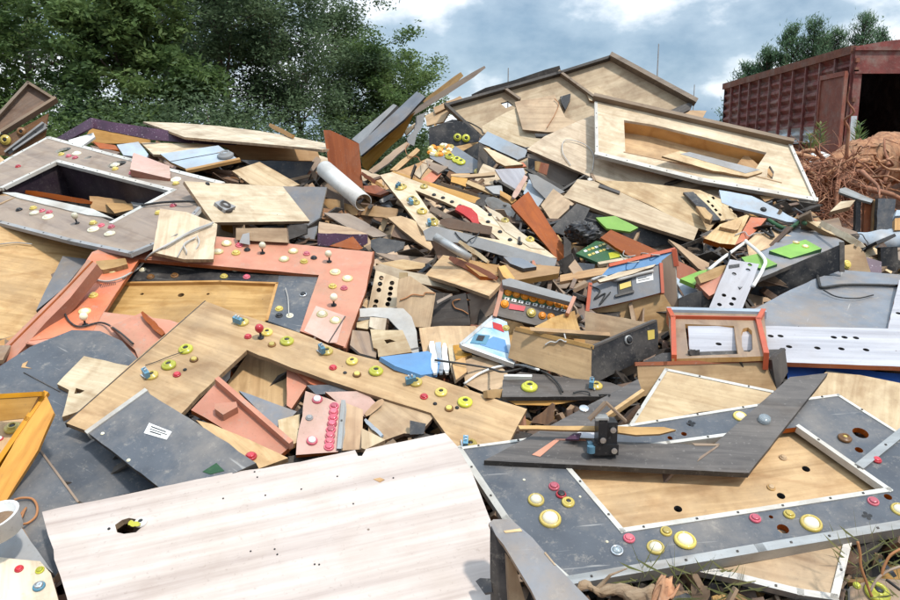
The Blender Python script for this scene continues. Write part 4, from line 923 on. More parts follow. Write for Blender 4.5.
B('plywood_scrap', 'curled brown plywood scrap in the opening of the grey-brown panel', T('A', 335,510, 430,520, 520,535, 440,580, 340,560), 'tan', 'scrap', n=(.2,-.9,.4), th=.03, rough=3)
B('plywood_scrap', 'second curled plywood scrap beside a grey cap in the opening', T('A', 395,535, 530,540, 500,560, 430,575), 'warm', 'scrap', n=(-.2,-.6,.9), th=.02, rough=3)
B('plastic_lump', 'small grey plastic cap lying at the right corner of the opening', T('A', 480,520, 520,510, 542,525, 535,550, 500,545), 'grey', 'cap', th=.04)
wire('cable', 'dark cable running along the grey-brown panel to the vent board', T('B', 530,20, 620,8, 740,6, 790,20), .006, 'cable_black')
pk = B('pink_board', 'square pink board lying on the edge of the grey-brown panel', T('m', 262,315, 478,395, 482,470, 470,470, 240,415), 'pink', n=(.05,-.55,.8), th=.04)
stick('slat', 'small pink strip right of the square pink board', T1('m', 415,345), T1('m', 520,410), .025, .015, 'pink')
B('grey_board', 'slate blue triangular board with a white edge, behind the vent board', [(270,186), (327,187), (313,245), (299,241), (285,215)], 'slate_light', n=(0,-.7,.7), edge='trim_white', th=.02)
for k_, (q, m, lab) in enumerate([((60,105, 250,105, 255,160, 60,150), 'ply', 'tan box side below the vent board'), ((250,95, 325,90, 325,125, 255,150), 'charcoal_grain', 'dark wooden block below the right corner of the vent board'), ((0,88, 45,85, 52,135, 20,150), 'warm', 'tan wedge block below the vent board, left end')]):
    B('wood_block', lab, T('F', *q), m, 'block', n=(.05,-1,.2), th=.04)
B('metal_plate', 'small grey metal bracket standing on the salmon panel', T('F', 85,128, 110,122, 112,168, 72,160), 'grey', 'bracket', n=(.2,-.9,.4), th=.004)
tb_ = B('plywood_board', 'tan plywood square lying on the salmon panel, crossed by a grey cable', T('B', 600,32, 700,45, 815,90, 800,222, 690,222, 572,195), 'pale', n=(.05,-.5,.85), th=.018)
vb = B('vent_board', 'pale plywood board with a round metal vent, near the top of the left slope', [(184,181), (283,186.5), (310,221), (213,222.5)], 'cream', n=(.02,-.5,.85), th=.018, ga=((184,181),(283,186.5)))
nut(vb, T('A', 840,555), 'edge_dark', r=.042, centre='grey'); small(vb, T('A', 778,465), 'plastic_black', .012); patch(vb, T('A', 800,545, 830,535, 880,560, 840,575), 'grey', 'vent_flap', z=.02)
wire('cable', 'thick grey ribbon cable draped from the vent board down to the orange arm', T('B', 800,85, 720,115, 640,160, 570,200, 525,245, 470,285, 400,305, 330,290), .0045, 'cable_grey')
wire('cable', 'second strand of grey cable beside the thick one', T('B', 795,90, 700,130, 620,175, 560,210, 520,255, 460,295), .0035, 'cable_grey')
for k_, q in enumerate([(730,140, 690,170, 665,215), (740,135, 745,165, 700,235), (735,140, 690,165, 700,200, 670,240)]): wire('wire', ['leftmost loose wire end hanging over the tan plywood square', 'longest loose wire end hanging over the tan plywood square', 'branching loose wire end below the others on the tan plywood square'][k_], T('B', *q), .003, 'cable_grey', group='loose wire ends')
wire('wire', 'black wire coiled round the cream ball at the foot of the orange arm', T('B', 240,420, 260,455, 300,475, 380,460, 440,490, 500,540), .004)
# reddish beam
hollow([(57,163), (10,186), (18,194), (90,211), (112,220), (170,191)], .22, 'grey-brown control panel with a big rectangular opening and white edging, upper left')
bm_ = B('wooden_beam', 'long reddish wooden beam lying diagonally down to the left edge', [(88,259), (97,264), (70,298), (46,322), (20,352), (2,372), (-12,375), (-12,362), (38,312), (70,282)], 'salmon', 'beam', n=(-.2,-.6,.8), th=.05, lift=.05, edge='redbrown')
trim(bm_, [(92,262), (60,296), (-10,366)], .008, 'redbrown', down=0, screws=False)
B('matting', 'brown crumbly matting at the left edge below the beam', T('C', -60,20, 40,20, 10,75, -60,80), 'fibre', 'matting')
s1 = B('slate_board', 'big slate blue board with rounded corner, in the middle of the left side', [(-30,385), (30,347), (72,330), (100,331), (122,341), (140,362), (200,430), (160,486), (80,505), (37,448), (-30,430)], 'slate', n=(.03,-.42,.9), ga=((0,400),(160,486)))
trim(s1, [(24,373), (60,392)], .003, 'edge_dark', down=0, screws=False); patch(s1, T('C', 85,90, 105,80, 95,100, 120,108, 80,104), 'tan', 'chipped_corner')
s2 = B('slate_board', 'lower slate blue board with a pale seam edge, under the whitish board', [(37,446), (78,501), (90,560), (53,585), (8,503), (14,480)], 'slate', n=(.03,-.42,.9), edge='trim_white')
trim(s2, [(37,446), (78,502)], .006, 'taupe', screws=False); trim(s2, [(8,503), (53,585)], .006, 'taupe', screws=False)
B('taupe_board', 'brownish grey board in the shade at the left edge', T('D', -60,300, 10,230, 60,300, 200,500, 150,460, -60,450), 'grey', cap=.2, n=(0,-.45,.9))
bb = B('button_board', 'pale striped board with a red, a green and a blue button, bottom left corner', T('D', -80,435, 0,440, 150,455, 190,500, 230,640, -80,660), 'cream', 'board', n=(0,-.4,.92), lift=.02)
small(bb, T('D', 72,485), 'plastic_red', .011); small(bb, T('D', 150,490), 'plastic_lime', .011); small(bb, T('D', 147,551), 'plastic_blue', .0149, 'silver')
def cup():
    c = at(0, 525, 1.93); mb = MB(); mb.lathe([(.052, 0), (.054, .0), (.060, .05), (.064, .052), (.060, .054), (.055, .052), (.048, .004), (.0001, .003)], 28); o = link('plastic_cup', mb.mesh('plastic_cup', ['white'], smooth=True), loc=c - Vector((.0, 0, .02))); o.rotation_euler = (R(14), R(-10), 0); tag(o, 'round white plastic cup with a dark inside at the left edge', 'cup')
    mb = MB(); mb.lathe([(.046, .030), (.0001, .030)], 28); ch = link('inner_disc', mb.mesh('inner_disc', ['fibre']), o)
cup()
wire('wire', 'tan wire coil at the left edge under the amber box', T('r', 70,100, 110,90, 160,95, 185,130, 180,180, 140,215, 100,220, 75,200), .0035, 'cable_copper')
wire('wire', 'small tangle of tan wire inside the larger coil', T('r', 60,130, 85,170, 100,200, 120,160, 130,140, 90,190), .003, 'cable_copper')
# jagged cream scrap
B('cream_scrap', 'jagged cream plywood scrap with a notch, on the big slate board', [(84,356), (130,366), (118,384), (77,412), (62,417), (69,390), (57,384)], 'cream', 'scrap', n=(.05,-.42,.9), holes=[T('C', 285,180, 318,190, 300,200, 278,202)], th=.02, rough=2)
# things framed by the U panel
B('plywood_board', 'tan plywood with curved splits, seen through the U-shaped plywood panel', [(226,385), (250,350), (290,366), (289,408), (262,405), (236,395)], 'ply', n=(.05,-.5,.85), lift=-.05)
for k_, q in enumerate([(250,120, 280,115, 290,135), (245,170, 235,185, 260,200), (310,150, 325,175, 300,185), (375,125, 395,130, 380,145)]):
    pass
B('salmon_board', 'salmon board end under the long arm of the U-shaped panel', T('G', 250,98, 338,152, 268,258, 250,245), 'salmon', n=(.1,-.5,.8))
B('orange_board', 'orange-red board hiding under the long arm of the U-shaped panel', T('G', 240,85, 460,170, 400,185, 340,165), 'orange', n=(0,-.5,.8), lift=-.04)
B('slate_board', 'dark blue board under the middle of the long plywood arm', T('G', 325,170, 500,165, 600,190, 470,200, 360,205), 'slate', n=(0,-.5,.8))
B('slate_offcut', 'slate offcut between the salmon lid and the pink button board', T('G', 70,190, 288,268, 228,335, 180,300), 'slate_light', 'offcut', n=(-.1,-.5,.9), edge='edge_dark')
B('plywood_board', 'pale plywood patch left of the pink button board', [(278,420), (300,414), (298,442), (280,450)], 'cream', lift=.0)
B('brown_board', 'pinkish brown board behind the pink button board', T('G', 395,195, 540,192, 588,238, 545,290, 460,250), 'pink', n=(.1,-.5,.8))
B('plywood_board', 'tan board with a dark frame inside the U-shaped panel, at its right', T('G', 600,222, 700,215, 800,290, 745,355, 690,350, 560,395, 555,300), 'ply', n=(0,-.5,.85), edge='brown')
stick('slat', 'curved dark strip along the left edge of the tan board in the U', T1('G', 545,300), T1('G', 610,360), .012, .01, 'steel_blue')
stick('slat', 'brown slat propped inside the U-shaped panel', T1('G', 545,285), T1('G', 610,225), .02, .01, 'tan')
B('slate_offcut', 'small dark square offcut against the tan board in the U', T('G', 712,302, 772,315, 765,352, 712,355), 'slate', 'offcut', n=(0,-1,.3))
B('plywood_offcut', 'pale offcut right of the brown narrow board, at the whitish board', T('G', 530,330, 620,375, 545,410, 530,405), 'pale', 'offcut')
sl = B('salmon_lid', 'salmon box lid with a raised rim and a wedge block, below the U-shaped panel', [(191,410), (215,384), (220,385), (291,446), (278,457), (246,442), (228,434), (222,428)], 'salmon', 'lid', n=(.1,-.5,.85), th=.02, lift=.03)
wall(sl, [(219,385), (290,447)], .03, .016, 'salmon', name='rim')
def wedge():
    P = [sl.loc(*q) for q in T('q', 78,300, 185,290, 192,315, 120,355, 78,325)]; mb = MB(); k = len(P); mb.add([(q.x, q.y, .03) for q in P] + [(q.x, q.y, 0) for q in P], [tuple(range(k))] + [(i, (i+1) % k, (i+1) % k + k, i + k) for i in range(k)]); o = link('wedge_block', mb.mesh('wedge_block', ['salmon']), sl.o)
wedge()
B('plastic_clip', 'bent grey-white metal clip at the top corner of the salmon lid', T('q', 95,150, 130,110, 155,100, 150,140, 115,180, 95,170), 'alu', 'clip', th=.006, n=(.3,-.8,.4))
st_ = B('plywood_strip', 'tan plywood strip with a red button, between the salmon lid and the grey labelled board', [(196,420), (212,424), (250,440), (288,458), (255,470), (230,455)], 'ply', 'strip', n=(.05,-.45,.9), th=.018)
small(st_, [(251,457)], 'plastic_red', .02)
mg = B('button_board', 'pinkish board with a column of magenta buttons, above the whitish board', [(305.5,391), (342,404), (338,452), (296,455), (297,440)], 'pink', 'button board', n=(.1,-.5,.85), th=.014)
small(mg, T('G', 428,250, 426,272, 424,294, 420,316, 416,338, 413,360, 411,382, 409,402), 'plastic_pink', .017); small(mg, T('G', 365,225, 345,380), 'plastic_pink', .02, 'white'); small(mg, T('G', 335,293), 'grey', .012)
trim(mg, T('G', 462,240, 447,410), .014, 'alu', rise=.012)
B('brown_board', 'narrow dull brown board right of the magenta button board', T('G', 470,235, 537,262, 532,410, 450,415), 'tan', n=(.1,-.5,.85), th=.016)
stick('metal_rail', 'thin metal rail between the magenta button board and the brown board', T1('G', 470,238), T1('G', 455,410), .012, .01, 'alu', 'rail')
# labelled slate board + U panel
u = B('plywood_panel', 'long U-shaped plywood panel seen from behind, studded with yellow button nuts', [(66,423), (100,392), (150,347), (205,301), (240,314), (300,333), (345,352), (380,361), (440,380), (490,397), (527,409), (518,425), (509,443), (490,460), (465,468), (450,440), (431,413), (360,391), (292,368), (247,350), (215,380), (181,414), (144,392), (116,411), (87,431)], 'ply', 'panel', n=(.03,-.44,.9), th=.018, lift=.05, ga=((247,350),(431,413)), rough=1.5)
trim(u, [(66,423), (205,301)], .004, 'edge_dark', screws=False, rise=.001)
switch(u, [(152,376), (243,323), (327,352), (416,383)]); switch(u, [(470,445)])
nut(u, [(169,366), (186,350), (287,342), (376,372), (465,403)], 'plastic_lime', r=.025); nut(u, [(267,333), (352,362), (441,393), (441,394)][:3], 'plastic_yellow', r=.021)
small(u, [(177,375), (248,337), (333,368), (424,397)], 'plastic_red', .014); small(u, [(194,360), (272,345), (357,375), (449,409)], 'plastic_brown', .015, 'plastic_yellow'); small(u, [(185,370), (345,373), (435,404), (457,408)], 'plastic_black', .007)
knob(u, [(261,338)], 'plastic_red')
wire('wire', 'thin wire running from the first yellow nut across the U-shaped panel', T('C', 700,40, 640,60, 590,80, 545,95), .0015)
lb_ = B('slate_board', 'slate blue board with a white label, overlapping the lower corner of the U-shaped panel', [(87,432), (145,391), (200,425), (256,463), (230,475), (160,488)], 'slate', n=(.0,-.44,.9), th=.024, lift=.03, ga=((87,432),(160,488)))
trim(lb_, [(89,431), (144,391.5)], .02, 'trim_white', screws=False); patch(lb_, T('C', 560,312, 645,345, 625,375, 540,350), 'white', 'label', lines=[(.15, .2, .8, .3), (.15, .45, .9, .52), (.2, .65, .7, .75)])
patch(lb_, T('C', 760,495, 812,462, 842,492, 790,505), 'dark_green', 'green_sticker'); small(lb_, T('C', 385,352, 482,452), 'plastic_cream', .006)
# amber box
ab = thing('amber_box', 'open amber lacquered wooden box with a yellow button ring, cut by the left edge', 'box', [
  dict(name='floor', pts=[(-30,420), (0,421), (27,418), (2,462), (-30,505)], m='warm', n=(.05,-.4,.9), dd=.05),
  dict(name='back_wall', pts=[(-30,399), (0,396), (39,395), (27,418), (0,421), (-30,424)], m='warm', n=(0,-1,.4), dd=.04, th=.012),
  dict(name='side_wall', pts=[(45,393), (54,413), (38,450), (2,508), (-30,545), (-30,500), (0,468), (27,420)], m='amber', n=(.25,-.8,.6), dd=-.03, th=.02)], lift=.16)
nut(ab[0], [(13,429)], 'plastic_yellow', r=.024); small(ab[0], [(0,439)], 'plastic_red', .01, 'white')
stick('box_rim', 'lit top edge of the amber box', (-20,397), (46,393), .012, .012, 'amber', 'rim', D=ab[2].o.location.y and None) if False else None
trim(ab[1], [(-30,398), (40,394)], .014, 'amber', screws=False); trim(ab[2], [(45,393.5), (27,419), (-30,503)], .014, 'amber', screws=False)
# great whitish board
wb = B('whitish_board', 'very large whitish wood-grain board with an oval cable hole, filling the bottom left foreground', [(42,512), (58,508), (100,500), (160,487), (230,473), (300,462), (355,450), (358,456), (362,456), (366,449), (420,438), (445,433), (457,446), (475,480), (498,540), (500,600), (505,680), (90,680), (70,610), (60,575), (48,535)], 'white_grain', 'board', n=(.0,-.43,.9), th=.02, lift=.03, ga=((42,512),(445,433)), holes=[T('r', 575,225, 610,200, 645,190, 700,200, 710,235, 680,262, 620,270, 585,262)], rough=1.6)
nut(wb, T('r', 705,215), 'white', r=.016); small(wb, T('r', 545,245), 'plastic_black', .004)
stick('cable_connector', 'lime cable connector in the oval hole of the whitish board', T1('r', 645,215), T1('r', 700,222), .012, .01, 'plastic_lime', 'connector', D=1.98)
small(wb, T('H', 130,120, 140,140, 170,208, 305,185, 440,137, 650,143, 205,410, 215,430, 355,467, 372,468, 115,418, 500,240, 12,220), 'plastic_black', .0025)
patch(wb, T('H', 575,148, 600,142, 618,150, 600,160), 'tan', 'chip')

# ---------------- middle hollow
for k_, (q, m, lab, nn_) in enumerate([
  ((80,255, 230,260, 330,310, 480,400, 380,402, 200,330), 'taupe', 'grey-brown board sagging across the hollow below the white roll', (0,-.9,.6)),
  ((55,310, 240,345, 350,385, 300,400, 50,380), 'tan', 'brown panel in the shade under the grey-brown sagging board', (0,-.6,.8)),
  ((45,378, 345,385, 345,440, 280,470, 45,450), 'purple', 'dark plum box side just above the salmon panel', (0,-1,.1)),
  ((115,455, 258,398, 318,470, 300,480), 'redbrown', 'red-brown triangular board above the corner of the salmon panel', (0,-.9,.5)),
  ((410,355, 455,250, 480,262, 440,370), 'pale', 'pale upright slat in the hollow left of the white button board', (0,-1,.3)),
  ((485,395, 510,335, 640,345, 720,460, 600,425), 'brown', 'brown board inside the hollow, right of the pale upright slat', (0,-.9,.4)),
  ((465,285, 545,275, 620,300, 900,490, 905,530, 800,528, 640,430, 540,350), 'ply', 'long bent tan board sweeping down under the white button board', (.1,-.7,.7)),
  ((365,420, 420,405, 570,432, 560,470, 500,500, 400,500, 365,460), 'black', 'black plastic tray lying in the hollow', (0,-.6,.8)),
  ((390,495, 540,510, 745,530, 700,560, 620,575, 480,535), 'taupe', 'taupe slat pointing right, below the black plastic tray', (0,-.6,.8)),
  ((395,560, 560,535, 690,560, 690,590, 560,600), 'pale', 'pale jagged slat below the taupe one', (0,-.7,.8))]):
    B(['board', 'board', 'plum_box', 'board', 'slat', 'board', 'board', 'plastic_tray', 'slat', 'slat'][k_], lab, T('b', *q), m, ['board', 'board', 'box side', 'board', 'slat', 'board', 'board', 'tray', 'slat', 'slat'][k_], n=nn_, rough=2)
B('dark_board', 'black board standing in the dark opening left of the slot screen', T('f', 0,185, 215,140, 245,330, 10,345), 'charcoal_grain', n=(0,-1,.1))
B('brown_board', 'brown board leaning left of the slot screen', T('f', 222,145, 405,70, 385,255, 250,335), 'taupe', n=(-.2,-1,.3))
B('brown_board', 'dark brown board behind the tan plywood with the folded corner', T('J', -40,140, 60,130, 110,210, 100,260, 0,240), 'brown', n=(0,-.8,.5))
B('plywood_board', 'tan plywood board with a pointed lower corner, above the dark opening', [(425,275), (443,255), (470,262), (506,279), (489,296), (455,284)], 'ply', n=(0,-.7,.7), ga=((425,275),(489,296)))
B('board', 'stack of thin curved boards with a silver pipe, left of the slot screen', T('J', 60,215, 225,245, 250,275, 195,290, 150,285), 'tan', n=(0,-.5,.9), th=.03, edge='redbrown')
B('cream_board', 'long cream strip lying over the tops of the perforated board and the tan board', T('c', 385,40, 420,22, 560,62, 690,88, 850,150, 900,190, 830,180, 560,112, 400,75), 'cream', n=(0,-.8,.6), rough=2)
pb = B('perforated_board', 'pale board punched with two rows of round holes, right of the salmon panel', T('c', 395,62, 545,112, 520,290, 348,290), 'pale', n=(0,-.9,.5), holes=[(*T1('c', x, y), .011) for x, y in [(428,108), (420,143), (413,180), (397,248), (390,280), (492,138), (485,170), (480,203), (475,235), (466,265)]], hmat='edge_dark')
B('tan_board', 'tan five-sided board beside the perforated one', T('c', 532,115, 600,95, 755,200, 722,405, 600,400, 520,282), 'ply', n=(.05,-.9,.5))
B('wood_block', 'small pale block at the top between the perforated and the tan board', T('c', 535,75, 585,75, 585,112, 535,110), 'cream', 'block', n=(0,-1,.3), th=.03)
B('grey_board', 'brown board edge visible below the cream strip', T('c', 760,245, 840,205, 850,215, 765,262), 'taupe', n=(0,-.7,.7))
cl = B('grey_cloth', 'grey weathered cloth draped over the tan board below the holes', T('c', 298,292, 380,285, 560,290, 610,340, 640,430, 655,560, 600,555, 545,430, 470,350, 380,338, 300,342), 'cloth_grey', 'cloth', n=(0,-.6,.8), th=.006, rough=3)
for k_, (q, m, lab) in enumerate([((280,375, 370,350, 380,385, 345,415, 280,405), 'cream', 'whitish wood block right of the salmon panel, below the cloth'), ((360,342, 400,345, 460,350, 450,420, 390,415, 355,400), 'cream', 'broken pale splinters under the grey cloth'), ((255,420, 350,430, 400,540, 395,585, 300,560, 240,510), 'taupe', 'brownish board in the shade left of the white square board')]):
    B('wood_block' if k_ < 2 else 'board', lab, T('c', *q), m, 'block' if k_ < 2 else 'board', n=(0,-.6,.8), rough=3, th=.02)
wbq = B('white_board', 'square white board with a torn hole, just above the blue sheet', T('c', 362,415, 555,420, 612,552, 410,582, 405,535, 380,525), 'cream', n=(0,-.6,.8), holes=[T('c', 445,480, 480,475, 515,488, 480,495, 460,502)], rough=1.5)
B('plywood_board', 'orange-tan plywood board behind the white plastic slats', [(419,328), (440,326), (475,326), (492,340), (470,352), (440,362), (425,365)], 'ply', n=(0,-.5,.85))
B('blue_board', 'bright blue sheet lying above the long arm of the U-shaped panel', [(380,357), (428,351), (441,360), (438,373), (421,375), (395,366)], 'sky_blue', n=(.05,-.5,.85), lift=.0)
for k_, x in enumerate((434, 440, 446, 453)): stick('plastic_strip', ['white plastic slat, leftmost of the four standing by the blue sheet', 'bluish plastic slat, second of the four by the blue sheet', 'white plastic slat, third of the four by the blue sheet', 'cream plastic slat, rightmost of the four by the blue sheet'][k_], (x - 2, 342 + k_), (x + 1, 374), .022, .008, ['white', 'steel_blue', 'white', 'cream'][k_], group='plastic slats')
B('wood_block', 'small orange block between the plastic slats and the folded cardboard', T('J', 48,545, 90,540, 120,580, 60,600), 'warm', 'block', th=.03)
# white button board (frame) with grey edge
B('tan_board', 'tan box edge behind the white button board', T('b', 478,18, 500,5, 900,130, 900,175, 640,105), 'warm', n=(0,-.9,.5))
B('tan_board', 'continuation of the tan edge, ending at the blue metal bar', T('e', -5,12, 335,118, 330,145, 260,140, 0,55), 'warm', n=(0,-.9,.5))
vf = B('button_board', 'white printed button board with a triangular opening, its long grey edge toward the viewer', [(380,175), (392,172), (440,190), (477,205), (500,222), (530,238), (557,258), (540,256), (490,243), (440,228), (423,231), (402,203)], 'cream', 'button board', n=(0,-.5,.9), holes=[[(415,190), (445,202), (470,214), (484,226), (500,240), (470,235), (443,224), (430,212)]], th=.016)
ge = B('grey_board', 'thick long grey bar edge running down to the right in the middle of the heap', [(423,231), (432,226), (441,227), (500,243), (557,259), (555,266), (540,265), (500,255), (460,243), (426,240)], 'grey', n=(0,-1,.3), th=.03, lift=.02)
nut(vf, [(400,188), (412,200), (433,222), (422,212)], 'plastic_yellow', r=.028); nut(vf, [(424,187), (505,221), (530,240)], 'plastic_yellow', r=.022); switch(vf, [(403,187), (416,203), (434,224)])
small(vf, [(434,195), (443,198), (452,202), (460,206), (488,222), (500,232), (510,240), (520,244), (490,215)], 'plastic_black', .012)
patch(vf, [(484,206), (500,214), (520,232), (545,250), (530,248), (505,232)], 'cream', 'printed_strip', z=.004)
rs = B('red_shroud', 'curved red plastic shroud in the opening of the white button board', T('e', 165,152, 200,150, 250,170, 285,205, 295,262, 265,268, 240,235, 200,205, 150,175), 'red', 'shroud', n=(0,-.9,.5), th=.03)
for k_, (a_, b_, w_, m, lab) in enumerate([((60,250), (370,302), .05, 'brown', 'dark brown slat just above the long grey bar'), ((0,170), (230,280), .03, 'taupe', 'pale slat between the red shroud and the white board'), ((340,115), (510,212), .07, 'alu', 'shiny blue-grey metal bar pointing at the brown plank'), ((545,262), (535,372), .012, 'charcoal_grain', 'thin black rod standing above the long grey bar'),
    ((30,340), (240,470), .05, 'alu', 'silver pipe below the long grey bar'), ((180,370), (350,490), .02, 'cream', 'pale splinter right of the silver pipe'), ((120,470), (400,590), .03, 'redbrown', 'curved red-brown slat below the silver pipe')]):
    if lab.startswith('silver pipe'):
        p = at(*T1('e', *a_), 3.55); q_ = at(*T1('e', *b_), 3.5); mbx = MB(); mbx.tube([(0,0,0), q_-p], .02, 14); tag(link('metal_pipe', mbx.mesh('metal_pipe', ['alu'], smooth=True), loc=p), lab, 'pipe')
    else: stick('slat' if m != 'alu' else 'metal_bar', lab, T1('e', *a_), T1('e', *b_), w_, .012, m, 'slat' if m != 'alu' else 'bar')
# small boards around the white pyramid
wp = B('white_panel', 'pale lilac triangular board pointing down, left of the brown plank', T('d', 388,415, 560,408, 572,440, 500,560, 470,540), 'lilac', 'panel', n=(-.1,-.8,.6))
B('orange_strip', 'thin orange strip on top of the lilac triangular board', T('d', 450,390, 560,375, 580,398, 455,405), 'orange', 'strip', n=(0,-.7,.7), th=.012)
B('blue_panel', 'light blue triangular board right of the lilac one', T('d', 595,475, 700,570, 650,640, 560,560), 'steel_blue', 'panel', n=(0,-.7,.7))
stick('slat', 'pink edge strip between the lilac and the light blue board', T1('d', 575,460), T1('d', 500,590), .03, .012, 'pink')
B('board', 'plum grey board under the brown cabinet cavity', T('d', 590,440, 640,450, 810,550, 700,600, 620,520), 'grey', n=(0,-.9,.4))
B('cream_board', 'cream lath below the slate board, left of the orange strip', T('d', 320,285, 350,290, 560,385, 450,395, 400,370), 'cream', n=(0,-.7,.7))
for k_, (q, m, lab) in enumerate([((125,455, 390,432, 390,450, 200,465), 'ply', 'thin tan slat lying over the machine top'), ((128,458, 225,470, 215,520, 125,490), 'warm', 'tan block below the machine top'), ((230,480, 420,560, 400,580, 215,500), 'pale', 'pale splinter below the machine top'), ((330,520, 430,510, 440,570, 380,560), 'grey', 'grey scrap left of the lilac board'), ((420,540, 520,600, 490,620, 420,570), 'tan', 'tan stick at the foot of the lilac board')]):
    B('slat', lab, T('d', *q), m, 'slat', n=(0,-.7,.8), rough=3)
small(dk, T('d', 285,430), 'plastic_lime', .02)
bp = B('brown_plank', 'smooth red-brown plank lying diagonally between the white button board and the black hollow', T('e', 487,152, 590,68, 720,270, 860,478, 770,485, 610,290), 'redbrown', 'plank', n=(.05,-.7,.7))
B('plywood_board', 'square tan plywood board right of the red-brown plank', T('e', 665,150, 740,52, 800,95, 865,142, 740,258), 'ply', n=(0,-.7,.7))
bk_ = B('drawer_box', 'broken brown wooden drawer above the slot screen', T('J', 215,250, 290,235, 450,250, 445,275, 290,300, 250,290), 'tan', 'drawer', n=(0,-.5,.9), th=.03, edge='warm')
B('wood_block', 'orange-brown block at the left end of the broken drawer', T('e', 410,520, 450,510, 510,590, 490,610, 440,580), 'warm', 'block', th=.04)
B('metal_scrap', 'scraps of grey and blue metal in front of the broken drawer', T('e', 440,460, 550,470, 640,520, 560,530, 480,500), 'slate_light', 'scrap', rough=4)
# right of centre hollow: black boards, green and yellow panel
B('black_panel', 'black board lining the hollow under the large cream sheet', T('g', 60,150, 200,200, 800,360, 900,420, 640,420, 450,380, 230,300, 30,330), 'black', 'panel', n=(0,-1,.1), lift=-.2)
B('black_panel', 'black board with a jagged edge right of the red-brown plank', T('e', 725,290, 880,140, 960,170, 900,290, 800,330, 740,310), 'black', 'panel', n=(0,-.9,.4), rough=3)
def bag():
    c = at(*T1('g', 150,310), 3.98); mbx = MB(); mbx.lathe([(.14*math.sin(t)+.0005, -.085*math.cos(t)) for t in lin(0, math.pi, 26)], 44); mbx.v = [tuple(Vector(v) * .62 * (1 + .35*noise.noise(Vector(v)*11) + .28*abs(noise.noise(Vector(v)*26)) + .15*noise.noise(Vector(v)*60))) for v in mbx.v]; tag(link('plastic_bag', mbx.mesh('plastic_bag', ['black']), loc=c), 'crumpled black plastic bag in the hollow above the yellow and green panel', 'bag')
bag()
B('dark_green_board', 'dark green board deep in the hollow under the large cream sheet', T('g', 215,225, 330,215, 470,285, 420,310, 280,290), 'green', n=(0,-.7,.7), lift=-.1)
gy = B('score_panel', 'green and yellow printed panel lying in front of the black bag', T('g', 95,440, 215,365, 290,375, 440,465, 240,500), 'dark_green', 'panel', n=(0,-.5,.9))
for row in range(2):
    for c_ in range(7): patch(gy, T('g', 140+c_*22-row*-25, 425-c_*8+row*24, 156+c_*22+row*25, 419-c_*8+row*24, 166+c_*22+row*25, 428-c_*8+row*24, 150+c_*22+row*25, 434-c_*8+row*24), 'plastic_yellow' if (row + c_) % 3 else 'white', 'paytable_cell', z=.002)
patch(gy, T('g', 290,440, 345,430, 375,460, 300,475), 'plastic_lime', 'sticker', z=.003); trim(gy, T('g', 290,400, 440,465, 240,500), .02, 'cream', screws=False)
B('wooden_panel', 'glossy reddish wood-grain board behind the green and yellow panel', T('g', 243,345, 305,298, 590,425, 560,455, 470,475, 430,465), 'redbrown', 'board', n=(0,-.8,.6), th=.02, ga=(T1('g', 300,300), T1('g', 590,430)))
B('speaker_bowl', 'round black speaker bowl under the green and yellow panel', T('g', 65,520, 110,495, 210,505, 205,535, 70,550), 'black', 'bowl', th=.04)
B('board', 'long tan board sliding behind the slate grey slot cabinet', T('g', 0,570, 210,530, 330,520, 470,515, 560,505, 400,545, 0,610), 'tan', n=(0,-.5,.85))

# ---------------- slot cabinet with fruit buttons
sc_ = thing('slot_cabinet', 'broken slot machine front with a screen of orange fruits above a blue lower glass', 'slot machine', [
  dict(name='lower_glass', pts=[(462,343.5), (493,317), (500,319), (507,322), (513,362), (490,353)], m='marquee', n=(.05,-.6,.8), dd=-.02, th=.02),
  dict(name='screen', pts=[(494,315), (503,282), (574,301), (572,311), (562,322), (535,325)], m='charcoal_grain', n=(.1,-.9,.5), dd=.08, th=.02),
  dict(name='top_edge', pts=[(502,280), (510,278), (575.5,297.5), (574,303), (503,285)], m='grey', n=(0,-.8,.7), dd=.05, th=.03),
  dict(name='base_panel', pts=[(461,344), (490,354), (513,362), (512,370), (462,351)], m='black', n=(0,-1,.1), dd=-.02)])
lg, scr = sc_[0], sc_[1]
def uv(P, u, v):   # bilinear in picture space over the quad P (tl, tr, br, bl)
    a = (P[0][0]*(1-u) + P[1][0]*u, P[0][1]*(1-u) + P[1][1]*u); b = (P[3][0]*(1-u) + P[2][0]*u, P[3][1]*(1-u) + P[2][1]*u); return (a[0]*(1-v) + b[0]*v, a[1]*(1-v) + b[1]*v)
Q = [(505,284.5), (573,303), (560,322), (498,315)]
patch(scr, [uv(Q, 0, 0), uv(Q, 1, 0), uv(Q, 1, .35), uv(Q, 0, .45)], 'dark_green', 'printed_glass', z=.002)
for i in range(8): small(scr, [uv(Q, .07 + i*.125, .22)], 'plastic_orange', .018)
for i in range(9): patch(scr, [uv(Q, .04+i*.108, .40), uv(Q, .11+i*.108, .40), uv(Q, .11+i*.108, .50), uv(Q, .04+i*.108, .50)], 'white', 'reel_symbol', z=.004, lines=[(.25, .2, .6, .8)])
small(scr, [uv(Q, .06, .62)], 'plastic_orange', .018); small(scr, [uv(Q, .68, .82), uv(Q, .82, .82)], 'plastic_orange', .016)
patch(scr, [uv(Q, .14, .58), uv(Q, .38, .58), uv(Q, .38, .76), uv(Q, .14, .76)], 'plastic_red', 'red_display', z=.004); small(scr, [uv(Q, .50, .78)], 'plastic_yellow', .024)
trim(scr, [(503.5,283), (495,315)], .016, 'salmon', screws=False, rise=.01); trim(lg, [(462,343.5), (493,317)], .014, 'alu', screws=False); trim(lg, [(463,345), (513,363)], .012, 'white', screws=False); trim(sc_[2], [(574,298), (568,312)], .014, 'salmon', screws=False)
